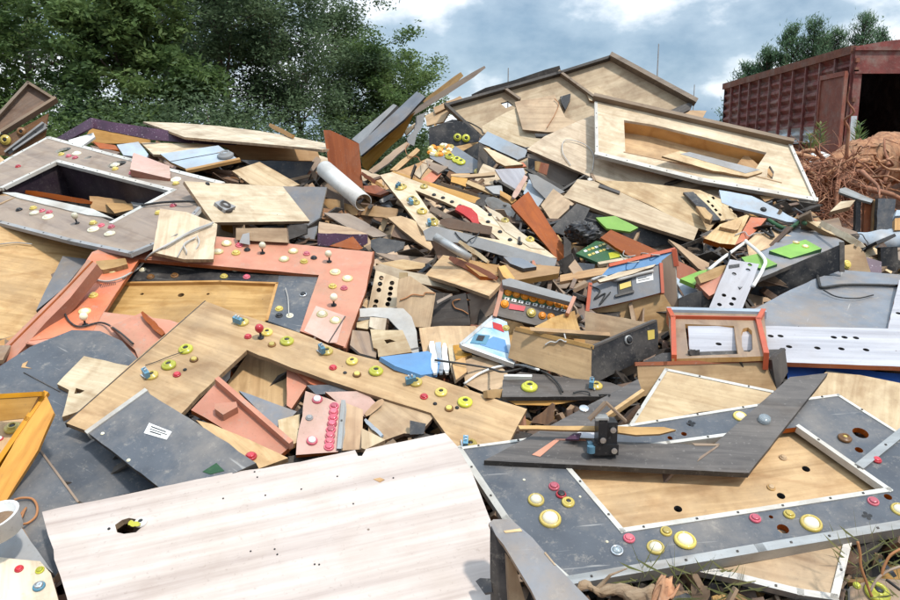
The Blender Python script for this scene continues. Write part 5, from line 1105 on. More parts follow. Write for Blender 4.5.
patch(lg, T('f', 375,312, 430,330, 445,375, 380,350), 'red', 'red_print', z=.002); small(lg, T('f', 455,350), 'plastic_yellow', .014); patch(lg, T('f', 270,385, 360,395, 335,450, 240,440), 'plastic_blue', 'slot_plate', z=.003); patch(lg, T('f', 290,395, 330,400, 315,430, 275,425), 'plastic_black', 'coin_slot', z=.005)
patch(lg, T('f', 300,335, 375,300, 372,350, 330,345), 'white', 'white_print', z=.002); patch(lg, T('f', 300,450, 380,400, 450,420, 470,500), 'sky_blue', 'sky_print', z=.0016)
# ---------------- slate slot cabinet with yellow coin slot
vs_ = thing('slot_cabinet', 'slate grey slot cabinet with red trim and a yellow coin slot, lying open', 'slot machine', [
  dict(name='rear_inner_panel', pts=T('J', 600,290, 640,245, 875,188, 880,215, 830,240, 700,262), m='sky_blue', n=(-.05,-1,.5), dd=.15),
  dict(name='side_panel', pts=T('J', 830,228, 880,190, 893,420, 862,400, 835,345), m='taupe', n=(-.5,-1,.2), dd=.03),
  dict(name='front_panel', pts=T('J', 552,412, 562,318, 700,272, 828,243, 835,345, 700,380), m='slate_light', n=(-.05,-1,.5), dd=-.02, edge='red_trim'),
  dict(name='lower_panel', pts=T('J', 565,414, 700,382, 835,347, 868,400, 855,520, 800,500, 700,445, 600,425), m='ply', n=(0,-1,.15), dd=0)], lift=.05)
fp = vs_[2]; trim(fp, T('J', 553,412, 563,318), .016, 'red_trim', screws=False, rise=.008); trim(fp, T('J', 828,243, 834,345), .014, 'red_trim', screws=False, rise=.008); trim(vs_[0], T('J', 640,245, 875,187), .016, 'red_trim', screws=False, rise=.01); trim(vs_[1], T('J', 878,192, 885,240), .02, 'red_trim', screws=False)
patch(fp, T('J', 665,310, 718,295, 722,345, 668,358), 'black', 'coin_plate', z=.006); patch(fp, T('J', 672,318, 714,306, 716,325, 674,338), 'plastic_yellow', 'coin_slot', z=.009); patch(fp, T('J', 735,290, 798,275, 800,300, 737,313), 'white', 'sticker', lines=[(.1, .3, .6, .4), (.1, .6, .8, .7)])
patch(fp, T('J', 655,358, 725,340, 727,348, 657,366), 'black', 'coin_lip', z=.012)
wire('wires', 'bundle of dark wires spilling over the left of the slate slot cabinet', T('J', 560,320, 600,340, 580,370, 620,350, 600,390, 640,345), .003)
wire('wires', 'pale cable end lying on the top of the slate slot cabinet', T('h', 190,60, 260,40, 330,60, 450,30, 560,5), .008, 'cable_grey')
B('splintered_board', 'pale splinter lying along the top edge of the slate slot cabinet', T('J', 590,300, 700,265, 810,240, 800,250, 690,285, 600,308), 'cream', n=(0,-.8,.6), rough=3)
# ---------------- open plywood crate
cr = thing('open_crate', 'open plywood crate with one black side bearing a latch and yellow sticker', 'crate', [
  dict(name='inner_rear_wall', pts=[(585,352,.22), (585,311,.22), (653,323,.16), (653,345,.16)], m='ply', th=.014),
  dict(name='inner_left_wall', pts=[(520,340,.10), (520,326,.12), (585,335,.2), (585,352,.2)], m='tan', th=.01),
  dict(name='front_wall', pts=[(514,328.5,.10), (592,347.5,0), (591,384.5,0), (508,358,.10)], m='ply', th=.018),
  dict(name='black_side', pts=[(592,347.5,0), (657,320,.14), (658,353,.14), (591,384.5,0)], m='black', th=.018)], lift=.06, cap=.9)
trim(cr[3], [(592,347.5), (655,321)], .008, 'charcoal_grain', screws=False); patch(cr[3], T('J', 777,490, 803,486, 804,520, 780,525), 'plastic_yellow', 'warning_sticker'); small(cr[3], T('J', 705,525), 'alu', .022, 'plastic_black'); trim(cr[2], [(517,329), (592,347)], .014, 'ply', screws=False)
B('plywood_scrap', 'jagged plywood piece with a torn printed corner, standing inside the crate', T('J', 355,475, 420,440, 505,415, 530,500, 480,505, 380,500), 'ply', 'scrap', n=(0,-.9,.4), rough=4)
B('cream_board', 'pale lath lying across the inside of the crate', T('J', 340,490, 500,500, 640,510, 620,530, 400,510), 'cream', n=(0,-.6,.8))
# ---------------- below the crate
cb_ = B('cardboard', 'folded tan cardboard left of the black board with the lime knob', T('K', 85,80, 130,62, 200,65, 240,110, 292,172, 165,196, 95,165), 'ply', 'cardboard', n=(0,-.6,.8), th=.006)
stick('slat', 'tan block tip under the folded cardboard', T1('K', 170,205), T1('K', 235,200), .03, .02, 'ply')
B('wood_scrap', 'orange-brown scraps by the left end of the folded cardboard', T('K', 45,85, 95,60, 100,120, 60,150), 'warm', 'scrap')
bbd = B('black_board', 'black board with a lime knob, lying below the crate', T('K', 235,150, 300,120, 640,160, 720,190, 600,212, 232,214), 'charcoal_grain', n=(0,-.3,.95))
nut(bbd, T('K', 335,180), 'plastic_lime', r=.028); switch(bbd, T('K', 585,175)); small(bbd, T('K', 335,168), 'white', .008)
B('tan_board', 'long tan board edge right under the black board with the lime knob', T('K', 235,217, 560,214, 580,222, 400,246, 285,243), 'warm', n=(0,-.9,.4), th=.03)
B('white_strip', 'white strip lying above the black board, below the crate', T('K', 240,128, 345,130, 345,138, 240,136), 'white', 'strip')
B('wooden_bracket', 'curved dark wooden bracket in the gap under the tan board edge', T('K', 342,310, 350,292, 385,270, 420,236, 430,240, 425,300, 400,318), 'brown', 'bracket', n=(-.2,-1,.3), th=.03, edge='tan')
wire('cable', 'white cable arching over the folded cardboard', T('K', 90,165, 150,125, 220,100, 300,95, 370,112), .005, 'white')
wire('cable', 'black cable running from the plastic slats to the black board', T('K', -20,75, 90,90, 180,105, 240,120, 330,105, 400,125, 440,160, 460,195), .004)

# ---------------- right: under the summit
pk1 = B('plywood_plank', 'wide pale plywood plank below the large cream sheet, ending in a square corner', T('g', 18,100, 105,-5, 200,5, 400,90, 830,290, 802,362, 600,300, 300,205), 'pale', 'plank', n=(0,-.55,.85), th=.022, ga=(T1('g', 18,100), T1('g', 800,362)))
patch(pk1, T('g', 238,30, 360,75, 355,90, 230,45), 'charcoal_grain', 'handle', z=.01)
B('plywood_sheet', 'second cream plywood sheet, between the large cream sheet and the pale plank', [(595,180), (640,182), (700,190), (722,200), (724,212), (709,231), (690,226), (650,205), (620,192)], 'pale', n=(0,-.6,.8), ga=((595,180),(709,231)))
sp_ = B('slotted_board', 'small plywood board with two rows of slots, under the recessed panel', T('i', 95,140, 180,145, 245,175, 352,292, 240,305, 150,215), 'cream', n=(0,-.6,.8), holes=[[(x-.0+dx, y+dy) for dx, dy in ((-2.1,-.9), (0,-1.7), (2.1,.6), (0,1.6))] for x, y in T('i', 170,190, 195,215, 215,240, 240,268, 255,190, 285,212, 305,240, 200,168, 330,272)], hmat='edge_dark')
B('black_strip', 'black strip lying along the left of the slotted board', T('i', 20,133, 78,130, 160,205, 245,297, 195,303, 100,215), 'black', 'strip', n=(0,-.6,.8))
B('wood_peg', 'rounded pale wooden peg end at the foot of the black strip', T('i', 95,215, 150,225, 195,270, 180,300, 150,290), 'ply', 'peg', th=.03)
B('plywood_box', 'pale plywood box base right of the pale plank', T('i', 145,410, 240,325, 400,268, 415,275, 330,448, 240,440), 'pale', n=(0,-.5,.85), th=.03, edge='redbrown')
B('wood_block', 'small flat tan block on the pale box base', T('i', 238,340, 290,305, 375,300, 350,355, 330,360), 'ply', 'block', n=(0,-.5,.85), th=.03)
B('orange_board', 'bright orange board end right of the pale box base', T('i', 330,448, 425,282, 520,290, 470,350, 400,420), 'orange', n=(0,-.5,.85))
mp_ = B('metal_plank', 'long grey metal plank running under the recessed panel toward the roots', T('i', 235,120, 300,130, 430,155, 560,220, 700,295, 760,320, 640,310, 480,262, 330,228, 250,195), 'steel_blue', 'plank', n=(0,-.6,.8), edge='grey'); small(mp_, T('i', 500,238), 'plastic_black', .02)
B('tan_board', 'shaded tan board behind the green panels', T('i', 400,430, 520,340, 680,400, 640,440, 540,500, 420,560), 'ply', n=(0,-.4,.9), lift=-.05)
B('tan_board', 'brown wedge board in the dark under the pale plank', T('g', 650,355, 720,390, 840,470, 900,500, 890,560, 830,530), 'tan', n=(0,-.5,.85))
B('red_board', 'red-brown board left of the perforated metal strip', T('g', 700,480, 800,530, 850,570, 700,600), 'redbrown', n=(0,-.5,.9))
# black cabinet block
bc = thing('black_cabinet', 'long black cabinet lying on its side with a slate top, on the right', 'cabinet', [
  dict(name='top_panel', pts=T('N', 200,265, 330,215, 400,185, 540,85, 690,155, 682,165, 380,290, 300,330), m='slate_light', n=(.0,-.18,1), dd=.12, th=.02),
  dict(name='front_panel', pts=T('N', 382,290, 683,165, 683,262, 500,330, 320,412, 300,400), m='black', n=(-.35,-1,.1), dd=0, th=.02)], lift=.0)
trim(bc[1], T('N', 683,165, 683,262), .02, 'charcoal_grain', screws=False)
gp = B('green_board', 'lime green board with two yellow knobs on the black cabinet', T('N', 410,190, 545,148, 607,182, 490,218), 'green', n=(0,-.3,.95), th=.03, edge='dark_green'); dome(gp, T('N', 510,160, 545,175), .022, 'plastic_yellow')
B('green_board', 'darker green board end behind the perforated metal strip', T('N', 305,215, 370,200, 440,240, 385,258, 330,245), 'green', n=(0,-.3,.95), th=.03, edge='dark_green')
B('green_board', 'lime green board partly under the tan slat, left of the perforated strip', T('N', 75,295, 150,265, 215,255, 240,265, 130,318), 'green', n=(0,-.4,.95), th=.02)
B('brown_board', 'salmon brown board behind the orange-trimmed frame', T('N', 135,310, 245,268, 215,345, 185,360), 'salmon', n=(0,-.5,.9), th=.02); stick('slat', 'tan slat lying on the lime green board', T1('N', 140,300), T1('N', 245,257), .04, .02, 'ply')
B('slate_board', 'light slate triangular board behind the slate slot cabinet', T('N', 62,290, 145,345, 70,378), 'steel_blue', n=(0,-.5,.9)); B('black_board', 'black board in the shade behind the orange-trimmed frame', T('N', 70,370, 160,340, 200,370, 180,415, 70,415), 'black', n=(0,-1,.2))
ps = B('perforated_strip', 'light grey perforated metal strip standing above the orange-trimmed frame', T('N', 262,222, 372,240, 340,330, 300,430, 175,430, 215,330), 'lilac', 'strip', n=(.0,-.6,.8), th=.008, edge='alu', holes=[(*T1('N', x, y), .010) for x, y in [(278,277), (330,262), (337,243), (240,357), (277,370), (223,392), (268,390), (262,412)]], hmat='edge_dark')
patch(ps, T('N', 258,245, 298,240, 298,252, 258,258), 'black', 'slot', z=.002)
wire('metal_rod', 'pale bent metal rod arching over the perforated strip', T('N', 185,260, 240,215, 318,160, 325,158, 390,218, 385,260, 350,322), .0085, 'white', 'rod')
# right debris behind
for k_, (q, m, lab, nn_) in enumerate([
  ((640,-10, 670,0, 662,205, 630,190), 'black', 'narrow black upright left of the tan post', (0,-1,.1)), ((690,0, 760,0, 745,205, 680,200), 'redbrown', 'red-brown board between the black upright and the tan post', (0,-1,.1)), ((745,0, 772,0, 765,215, 735,210), 'warm', 'tan post between the two black uprights', (0,-1,.1)),
  ((770,-10, 876,-5, 862,215, 756,222), 'slate', 'wide blue-black upright panel at the right edge', (.1,-1,.1)), ((782,285, 885,278, 892,445, 790,460), 'black', 'black box side at the right, right of the tan plank', (0,-1,.1)), ((480,70, 545,8, 632,0, 600,40), 'cream', 'pale plywood scrap lying before the roots', (0,-.6,.8)),
  ((690,340, 790,370, 790,450, 730,450), 'purple', 'plum coloured board right of the tan plank', (0,-.8,.5)), ((880,60, 960,60, 960,90, 870,95), 'steel_blue', 'grey blue slab edge at the far right', (0,-.7,.7)), ((870,110, 960,100, 960,180, 868,180), 'tan', 'tan debris board at the far right edge', (0,-.7,.7)),
  ((420,130, 520,150, 640,190, 660,215, 560,195), 'taupe', 'grey-brown slat lying behind the end of the black cabinet', (0,-.6,.8)), ((330,120, 420,130, 560,190, 650,250, 600,245, 480,200), 'cream', 'whitish crumpled strip along the back of the black cabinet', (0,-.6,.8))]):
    B('post' if k_ in (0, 2) else 'board', lab, T('k', *q), m, 'post' if k_ in (0, 2) else 'board', n=nn_, D=4.9 if k_ < 4 else None, th=.03, rough=2)
tp = B('plywood_plank', 'tan plank with yellow print standing right of the black cabinet', T('k', 550,275, 640,260, 690,320, 732,455, 600,440, 548,410), 'ply', 'plank', n=(.2,-1,.3)); small(tp, T('k', 578,388), 'plastic_yellow', .03)
B('metal_roof', 'silver angle bar before the roots', T('j', 480,405, 520,395, 715,480, 700,500, 620,480, 480,430), 'alu', 'bar', n=(0,-.6,.8), D=5.6)
def tube_():
    a = at(*T1('k', 655,262), 4.2); b = at(*T1('k', 760,245), 4.15); c = at(*T1('k', 980,225), 4.2); mbx = MB(); mbx.tube(spline([a-a, b-a, c-a], 6), .065, 16); mbx.v = [tuple(Vector(v)*1 + Vector((0,0,1))*noise.noise(Vector(v)*11)*.03) for v in mbx.v]; tag(link('duct', mbx.mesh('duct', ['steel_blue'], smooth=True), loc=a), 'crushed silver blue duct pointing left at the right edge', 'duct')
tube_()
for k_, (a_, b_, m) in enumerate([((430,140), (650,262), 'cream'), ((560,200), (700,300), 'pale')]): stick('slat', ['pale splinter behind the end of the black cabinet', 'pale splinter above the tan plank with yellow print'][k_], T1('k', *a_), T1('k', *b_), .03, .015, m)
wire('cable', 'greenish cable bundle lying under the end of the metal plank', T('i', 530,300, 600,340, 660,350, 720,310, 750,320), .012, 'dark_green')
wire('cable', 'dark cable knot left of the black cabinet top', T('i', 480,350, 560,400, 520,320, 600,370, 640,345), .008)
# grey sheet and white perforated panel
gs = B('grey_sheet', 'wide scuffed grey sheet lying flat behind the white perforated panel', [(750,311), (790,290), (820,277), (843,270), (870,272), (930,277), (925,345), (764,345), (752,330)], 'slate_light', 'sheet', n=(0,-.24,1), cap=.3)
wire('cable', 'dark cable with a bent tail lying on the grey sheet', T('k', 405,455, 415,500, 435,525, 560,510, 740,510, 890,515), .007)
wire('cable', 'faint thin wire lying on the grey sheet', T('k', 440,540, 520,580, 640,590, 740,570), .003)
wp2 = B('perforated_panel', 'long white wood-grain panel with dark holes, lying across the right edge', [(688,326), (764,326), (888,328.5), (899,280), (935,278), (935,368), (765,361.5), (690,357)], 'lilac', 'panel', n=(0,-.34,.95), th=.018, edge='redbrown', ga=((690,357),(935,366)), holes=[(*T1('N', x, y), .0115) for x, y in [(415,510), (452,510), (484,550), (590,555), (652,515), (692,515), (735,517), (680,558), (773,562), (895,425), (220,540)]], hmat='edge_dark')
bt = B('blue_tarp', 'bright blue tarpaulin showing under the white perforated panel', [(785,362), (850,368), (905,374), (905,388), (870,383), (830,378), (788,380)], 'blue', 'tarpaulin', n=(0,-.7,.8), th=.004, rough=4)
stick('metal_pipe', 'bent grey strip in front of the blue tarpaulin', (826,371), (904,387), .014, .01, 'steel_blue', 'strip')
B('plywood_board', 'cream plywood board at the right edge, under the blue tarpaulin', [(795,392), (826,372), (860,375), (935,390), (935,445), (900,437), (838,397), (812,398)], 'pale', n=(0,-.42,.9))
# box with orange frame
bx_ = thing('plywood_box', 'long plywood box with a black end, carrying the orange-trimmed frame', 'box', [
  dict(name='inner_wall', pts=[(640,363), (662,353), (786,349), (773,360)], m='edge_dark', n=(0,-.3,.95), dd=.06, th=.01),
  dict(name='front_wall', pts=[(637,364), (665,364), (772,360), (777,391), (700,385), (640,397)], m='ply', n=(-.03,-1,.3), dd=0, th=.018),
  dict(name='end_panel', pts=[(772,360), (785,348), (788,372), (777,391)], m='charcoal_grain', n=(.6,-1,.2), dd=.0, th=.018)], lift=.04)
trim(bx_[1], [(637,364), (665,363.5), (772,360)], .014, 'redbrown', screws=False); patch(bx_[1], T('O', 325,66, 410,64, 410,78, 325,80), 'orange', 'orange_edge')
of = B('monitor_frame', 'upright rectangular frame with orange-red sides and a grey top bar, standing on the plywood box', [(668,312), (671,309), (761,311), (764,315), (769,356), (672,359)], 'taupe', 'frame', n=(0,-1,.25), th=.018, lift=.03, edge='tan', holes=[[(685,324), (734,326), (738,354), (689,356)], T('N', 305,500, 312,482, 330,478, 345,490, 348,560, 335,570, 315,568, 308,550)])
trim(of, [(671,310), (761,312)], .035, 'steel_blue', screws=False, rise=.012, off=-.012); trim(of, [(669,312), (673,320), (674,358)], .018, 'red_trim', screws=False, rise=.016, down=.05); trim(of, [(763,313), (758,322), (766,356)], .018, 'red_trim', screws=False, rise=.016, down=.05); trim(of, [(672,318.5), (756,320)], .010, 'red_trim', screws=False, rise=.014)
wpn = B('white_panel', 'white panel behind the opening of the orange-trimmed frame', [(680,326), (738,328), (742,354), (684,358)], 'lilac', 'panel', n=(0,-1,.2)) if False else None
stick('slat', 'short black clip inside the lower left of the orange-trimmed frame', T1('N', 108,573), T1('N', 145,573), .02, .01, 'black', 'clip')
# ---------------- front right: layered panels
wp3 = B('plywood_board', 'plywood board with white edging leaning behind the dark chevron board', [(666,369.5), (773,392), (758,406), (700,412), (630,427)], 'pale', n=(-.02,-.46,.9)); trim(wp3, [(630,427), (666,370), (772,392)], .012, 'trim_white')
lp = B('plywood_board', 'lower plywood board hanging under the front control panel, with metal edging', [(690,545), (760,520), (850,530), (846,560), (834,598), (800,592), (700,566)], 'ply', n=(0,-.55,.85), th=.02, lift=.0)
trim(lp, [(849,535), (834,597)], .020, 'alu', rise=.006); trim(lp, [(834,598), (800,593), (740,578), (680,566)], .018, 'alu', rise=.006)
hb = B('plywood_board', 'warm plywood board with drilled holes lying under the opening of the front control panel', [(560,462), (600,440), (700,430), (800,410), (905,470), (900,505), (760,520), (640,545), (590,520), (572,490)], 'ply', n=(0,-.40,.92), holes=[(678,509,.012), (781,496,.012), (806,469,.012), (800,560,.01)][:3], th=.018, ga=((600,530),(890,490)), hmat='edge_dark')
small(hb, [(783,458), (771,488)], 'ply', .012)
cp = B('control_panel', 'large slate blue control panel with a big opening and metal edging, bottom right', [(459,449), (475,447), (629,426), (759,405.5), (838,395.5), (902,436), (950,470), (950,518), (760,549), (570,582), (530,545), (506,519)], 'slate', 'control panel', n=(0,-.40,.92), th=.02, lift=.04, edge='trim_white', ga=((506,519),(900,487)),
  holes=[[(567,467), (600,452), (668,443), (799,427), (889,490), (622,531)], (860.5,433,.024), (859,450,.012), (783,529,.016), (888,497,.011), (690,424,.010), (684,434,.009), (670,438,.008), (771,517,.006)], hmat='redbrown')
trim(cp, [(459,449), (506,519), (530,546), (570,582)], .020, 'trim_white'); trim(cp, [(570,581), (760,548.5), (950,517)], .026, 'alu', rise=.004, down=.035); trim(cp, [(459,449), (629,426), (759,405.5), (838,395.5), (902,436)], .010, 'trim_white'); trim(cp, [(567,467), (622,531), (889,490), (799,427)], .015, 'trim_white'); trim(cp, [(600,452), (668,443), (735,434)], .012, 'trim_white'); trim(cp, [(902,433), (861,466)], .026, 'alu', rise=.008)
dome(cp, [(550,519.5), (685,541), (811,524)], .031); dome(cp, [(536,500.5), (655.5,548), (740,417), (899,510)], .025); nut(cp, [(568,503)], 'plastic_yellow', r=.018); nut(cp, [(844.5,439)], 'plastic_brown', r=.02, centre='plastic_yellow'); small(cp, [(666,532), (789,515)], 'plastic_yellow', .0165)
small(cp, [(554,487), (629,539), (755,519), (873,502)], 'plastic_pink', .0165); small(cp, [(561,495)], 'plastic_red', .015, 'plastic_black'); small(cp, [(876.5,460.5)], 'plastic_red', .014); dome(cp, [(617,551)], .018, 'silver', 'clear_plastic'); small(cp, [(524,480), (580,497), (607,542)], 'plastic_cream', .004)
def cross(x, y):
    v = cp.loc(x, y); mbx = MB()
    for a, b in ((.009,0), (-.009,0), (0,.009), (0,-.009), (0,0)): mbx.lathe([(.006, .0006), (.00001, .0008)], 10, c=(v.x+a, v.y+b, 0))
    link('cross_hole', mbx.mesh('cross_hole', ['plastic_black']), cp.o)
cross(867,516); cross(691,423.5)
B('slate_board', 'slate board piece at the right edge beyond the metal edging', [(862,467), (905,432), (950,440), (950,485), (895,492)], 'slate', n=(0,-.42,.9), lift=-.05) if False else None
# dark chevron board
ch_ = B('chevron_board', 'dark wood-grain V-shaped board lying across the front control panel', [(484,460.5), (638,379), (642,391), (606,416), (578,440), (712,446), (790,377), (828,373), (749,473)], 'charcoal_grain', n=(0,-.40,.92), th=.02, lift=.10, edge='edge_dark', ga=((484,460),(749,472)), rough=.8)
patch(ch_, [(540,457), (560,440), (556,439), (532,455)], 'salmon', 'worn_outline'); patch(ch_, [(556,439), (560,440.5), (586,441), (585,439.5)], 'salmon', 'worn_outline')
patch(ch_, [(697,462), (718,447), (720,444), (700,457)], 'taupe', 'worn_outline'); patch(ch_, [(692,443.5), (719,444), (719,446), (695,446)], 'taupe', 'worn_outline'); trim(ch_, [(642,391), (606,416)], .012, 'ply', screws=False)
def disc(p, x, y, r, m, name, h=.006):
    v = p.loc(x, y); mbx = MB(); mbx.lathe([(r, 0), (r, h*.6), (r*.9, h), (.0001, h)], 28); o = link(name, mbx.mesh(name, [m], smooth=True)); o.location = p.M @ Vector((v.x, v.y, .001)); o.rotation_euler = p.M.to_euler(); return o
tag(disc(ch_, 764,421, .019, 'clear_plastic', 'clear_lens', .014), 'clear round lens lying on the right arm of the dark chevron board', 'lens')
tag(disc(ch_, 584,409, .016, 'silver', 'metal_ring', .004), 'thin silver ring lying on the left arm of the dark chevron board', 'ring')
B('white_board', 'white and purple printed strip seen under the splinter stick', T('K', 480,365, 520,345, 590,345, 590,370), 'lilac', 'strip', th=.006)
B('white_board', 'purple stripe beside the white strip under the splinter stick', T('K', 470,372, 500,350, 530,348, 520,372), 'purple', 'strip', th=.006)
def coin_mech():
    p = ch_; v = p.loc(604, 452); root = bpy.data.objects.new('coin_mechanism', None); COL.objects.link(root); root.location = p.M @ Vector((v.x, v.y, .0)); tag(root, 'small black coin mechanism with screws, standing on the chevron board under the splinter stick', 'coin mechanism')
    def pt(name, mbx, mats_): return link(name, mbx.mesh(name, mats_), root)
    mbx = MB(); mbx.box((-.012, 0, .055), (.013, .03, .055)); mbx.box((.018, .004, .05), (.015, .026, .05)); mbx.box((.0, -.008, .018), (.036, .024, .016)); pt('body', mbx, ['plastic_black'])
    mbx = MB(); mbx.beam((-.05, .0, .02), (-.03, .0, .02), .022, .022); mbx.lathe([(.012, 0), (.012, .02), (.0001, .02)], 14, c=(-.045, -.03, .01)); pt('coil', mbx, ['plastic_blue'])
    for q in ((.022, -.036, .018), (-.012, -.034, .05), (.018, -.03, .08)):
        mbx = MB(); M = Matrix.Rotation(R(90), 4, 'X'); k = len(mbx.v); mbx.lathe([(.009, 0), (.009, .004), (.0001, .005)], 12); mbx.v = [tuple(M @ Vector(a) + Vector(q)) for a in mbx.v]; pt('screw', mbx, ['silver'])
    mbx = MB(); mbx.beam((-.05, -.01, .105), (.0, 0, .155), .02, .006); mbx.beam((.0, 0, .155), (.06, -.01, .10), .02, .006); pt('bracket', mbx, ['taupe'])
    mbx = MB(); mbx.box((-.015, -.01, .112), (.02, .02, .004)); pt('plate', mbx, ['alu'])
coin_mech()
ss = B('splinter_stick', 'long thin splintered strip of plywood lying over the chevron board and the coin mechanism', [(518,425.5), (560,426), (600,426), (640,427), (664,427), (676,430), (660,434), (636,435), (600,431), (560,430), (520,429)], 'ply', 'splinter', n=(0,-.55,.85), th=.008, lift=.2, rough=2, cap=.45)
# slate plank front centre
fp2 = thing('broken_bracket', 'peeling slate blue plank with a black upright end, leaning at the bottom centre', 'bracket', [
  dict(name='inner_upright', pts=T('L', 188,330, 240,395, 262,440, 270,640, 190,640), m='black', n=(-.3,-1,.1), dd=.03, th=.018),
  dict(name='plywood_core', pts=T('L', 250,430, 285,480, 330,640, 262,640), m='ply', n=(.3,-1,.1), dd=.02, th=.012),
  dict(name='top_plank', pts=T('L', 183,312, 200,298, 265,297, 345,365, 440,475, 560,600, 620,680, 400,680, 340,560, 240,395, 195,340), m='slate_light', n=(.05,-.55,.8), dd=-.02, th=.012, edge='taupe', rough=3)], lift=.05)
patch(fp2[2], T('L', 238,342, 300,333, 308,343, 245,350), 'pale', 'torn_patch'); patch(fp2[2], T('L', 395,420, 435,470, 430,472, 390,425), 'pale', 'torn_edge')
B('rubber_pad', 'small black rubber pad on the whitish board beside the slate plank', T('L', 133,530, 150,518, 190,520, 195,570, 165,575), 'black', 'pad', th=.008, n=(0,-.43,.9))
# under the front panel: earth, sticks, grass
def branch():
    rnd = random.Random(2); a = at(*T1('L', 520,548), 1.78); b = at(*T1('L', 640,565), 1.76); c = at(*T1('L', 800,590), 1.72); mbx = MB(); q = spline([a-a, b-a, c-a], 8); q = spline(q[::4], 10); mbx.tube(q, [.010 + .010*i/len(q) + .004*noise.noise(Vector((i*.3, 0, 0))) for i in range(len(q))], 16); mbx.tube([q[12], q[12] + Vector((.03, 0, .035)), q[12] + Vector((.07, .01, .045))], [.006, .004, .002], 8); mbx.v = [tuple(Vector(v) + Vector((1,.6,1))*(noise.noise(Vector(v)*28)*.012 + noise.noise(Vector((v[0]*40, v[1]*160, v[2]*160)))*.004)) for v in mbx.v]; tag(link('branch', mbx.mesh('branch', ['dead_wood']), loc=a), 'weathered tan piece of branch under the front control panel', 'branch')
    mbx = MB(); mbx.lathe([(.024*math.sin(t) + .0003, -.024*math.cos(t)) for t in lin(0, math.pi, 16)], 26); mbx.v = [tuple(Vector(v) + Vector((1,1,1))*(noise.noise(Vector(v)*40)*.03 + noise.noise(Vector(v)*110)*.012)) for v in mbx.v]; tag(link('root_knot', mbx.mesh('root_knot', ['root_bark'], smooth=True), loc=at(*T1('L', 840,570), 1.72)), 'knotted brown root lump at the end of the tan branch', 'root')
branch()
rnd = random.Random(31); mbx = MB()
for _ in range(260):
    x, y = rnd.choice([(rnd.uniform(630, 760), rnd.uniform(570, 610)), (rnd.uniform(840, 930), rnd.uniform(535, 630))]); p = at(x, y, rnd.uniform(1.86, 2.1)); d = Vector((rnd.gauss(0,.6), rnd.gauss(0,.5), rnd.uniform(.1,.9))).normalized()*rnd.uniform(.04, .12); s_ = d.orthogonal().normalized()*.0011
    mbx.add([p - s_, p + s_, p + d*.6 + s_*.6 + Vector((0,0,-.006)), p + d], [(0,1,2,3)])
tag(link('dry_grass', mbx.mesh('dry_grass', ['leaf_grass'], fix=False)), 'dry grass stems growing under the front control panel', 'grass', None, 'stuff')
for k_, (q, m, lab) in enumerate([((645,130, 660,200, 665,280, 700,380, 730,460), 'cable_copper', 'orange-brown cable hanging from the corner of the front panel'), ((900,175, 840,215, 800,290, 790,340), 'cable_copper', 'curved copper cable at the lower right corner'), ((720,430, 760,360, 820,310, 900,280), 'taupe', 'tan cable bending toward the lower right edge'), ((820,360, 860,390, 900,420), 'cable_black', 'short black wire in the lower right corner')]):
    wire('cable', lab, T('s', *q), .0035, m, D=1.85)
lc = B('wood_block', 'weathered grey block in the lower right corner', T('s', 600,400, 760,350, 900,360, 960,520, 600,520), 'taupe', 'block', n=(0,-.5,.85), D=1.93)
nut(lc, T('s', 760,440), 'plastic_lime', r=.03); small(lc, T('s', 640,395), 'plastic_lime', .01)

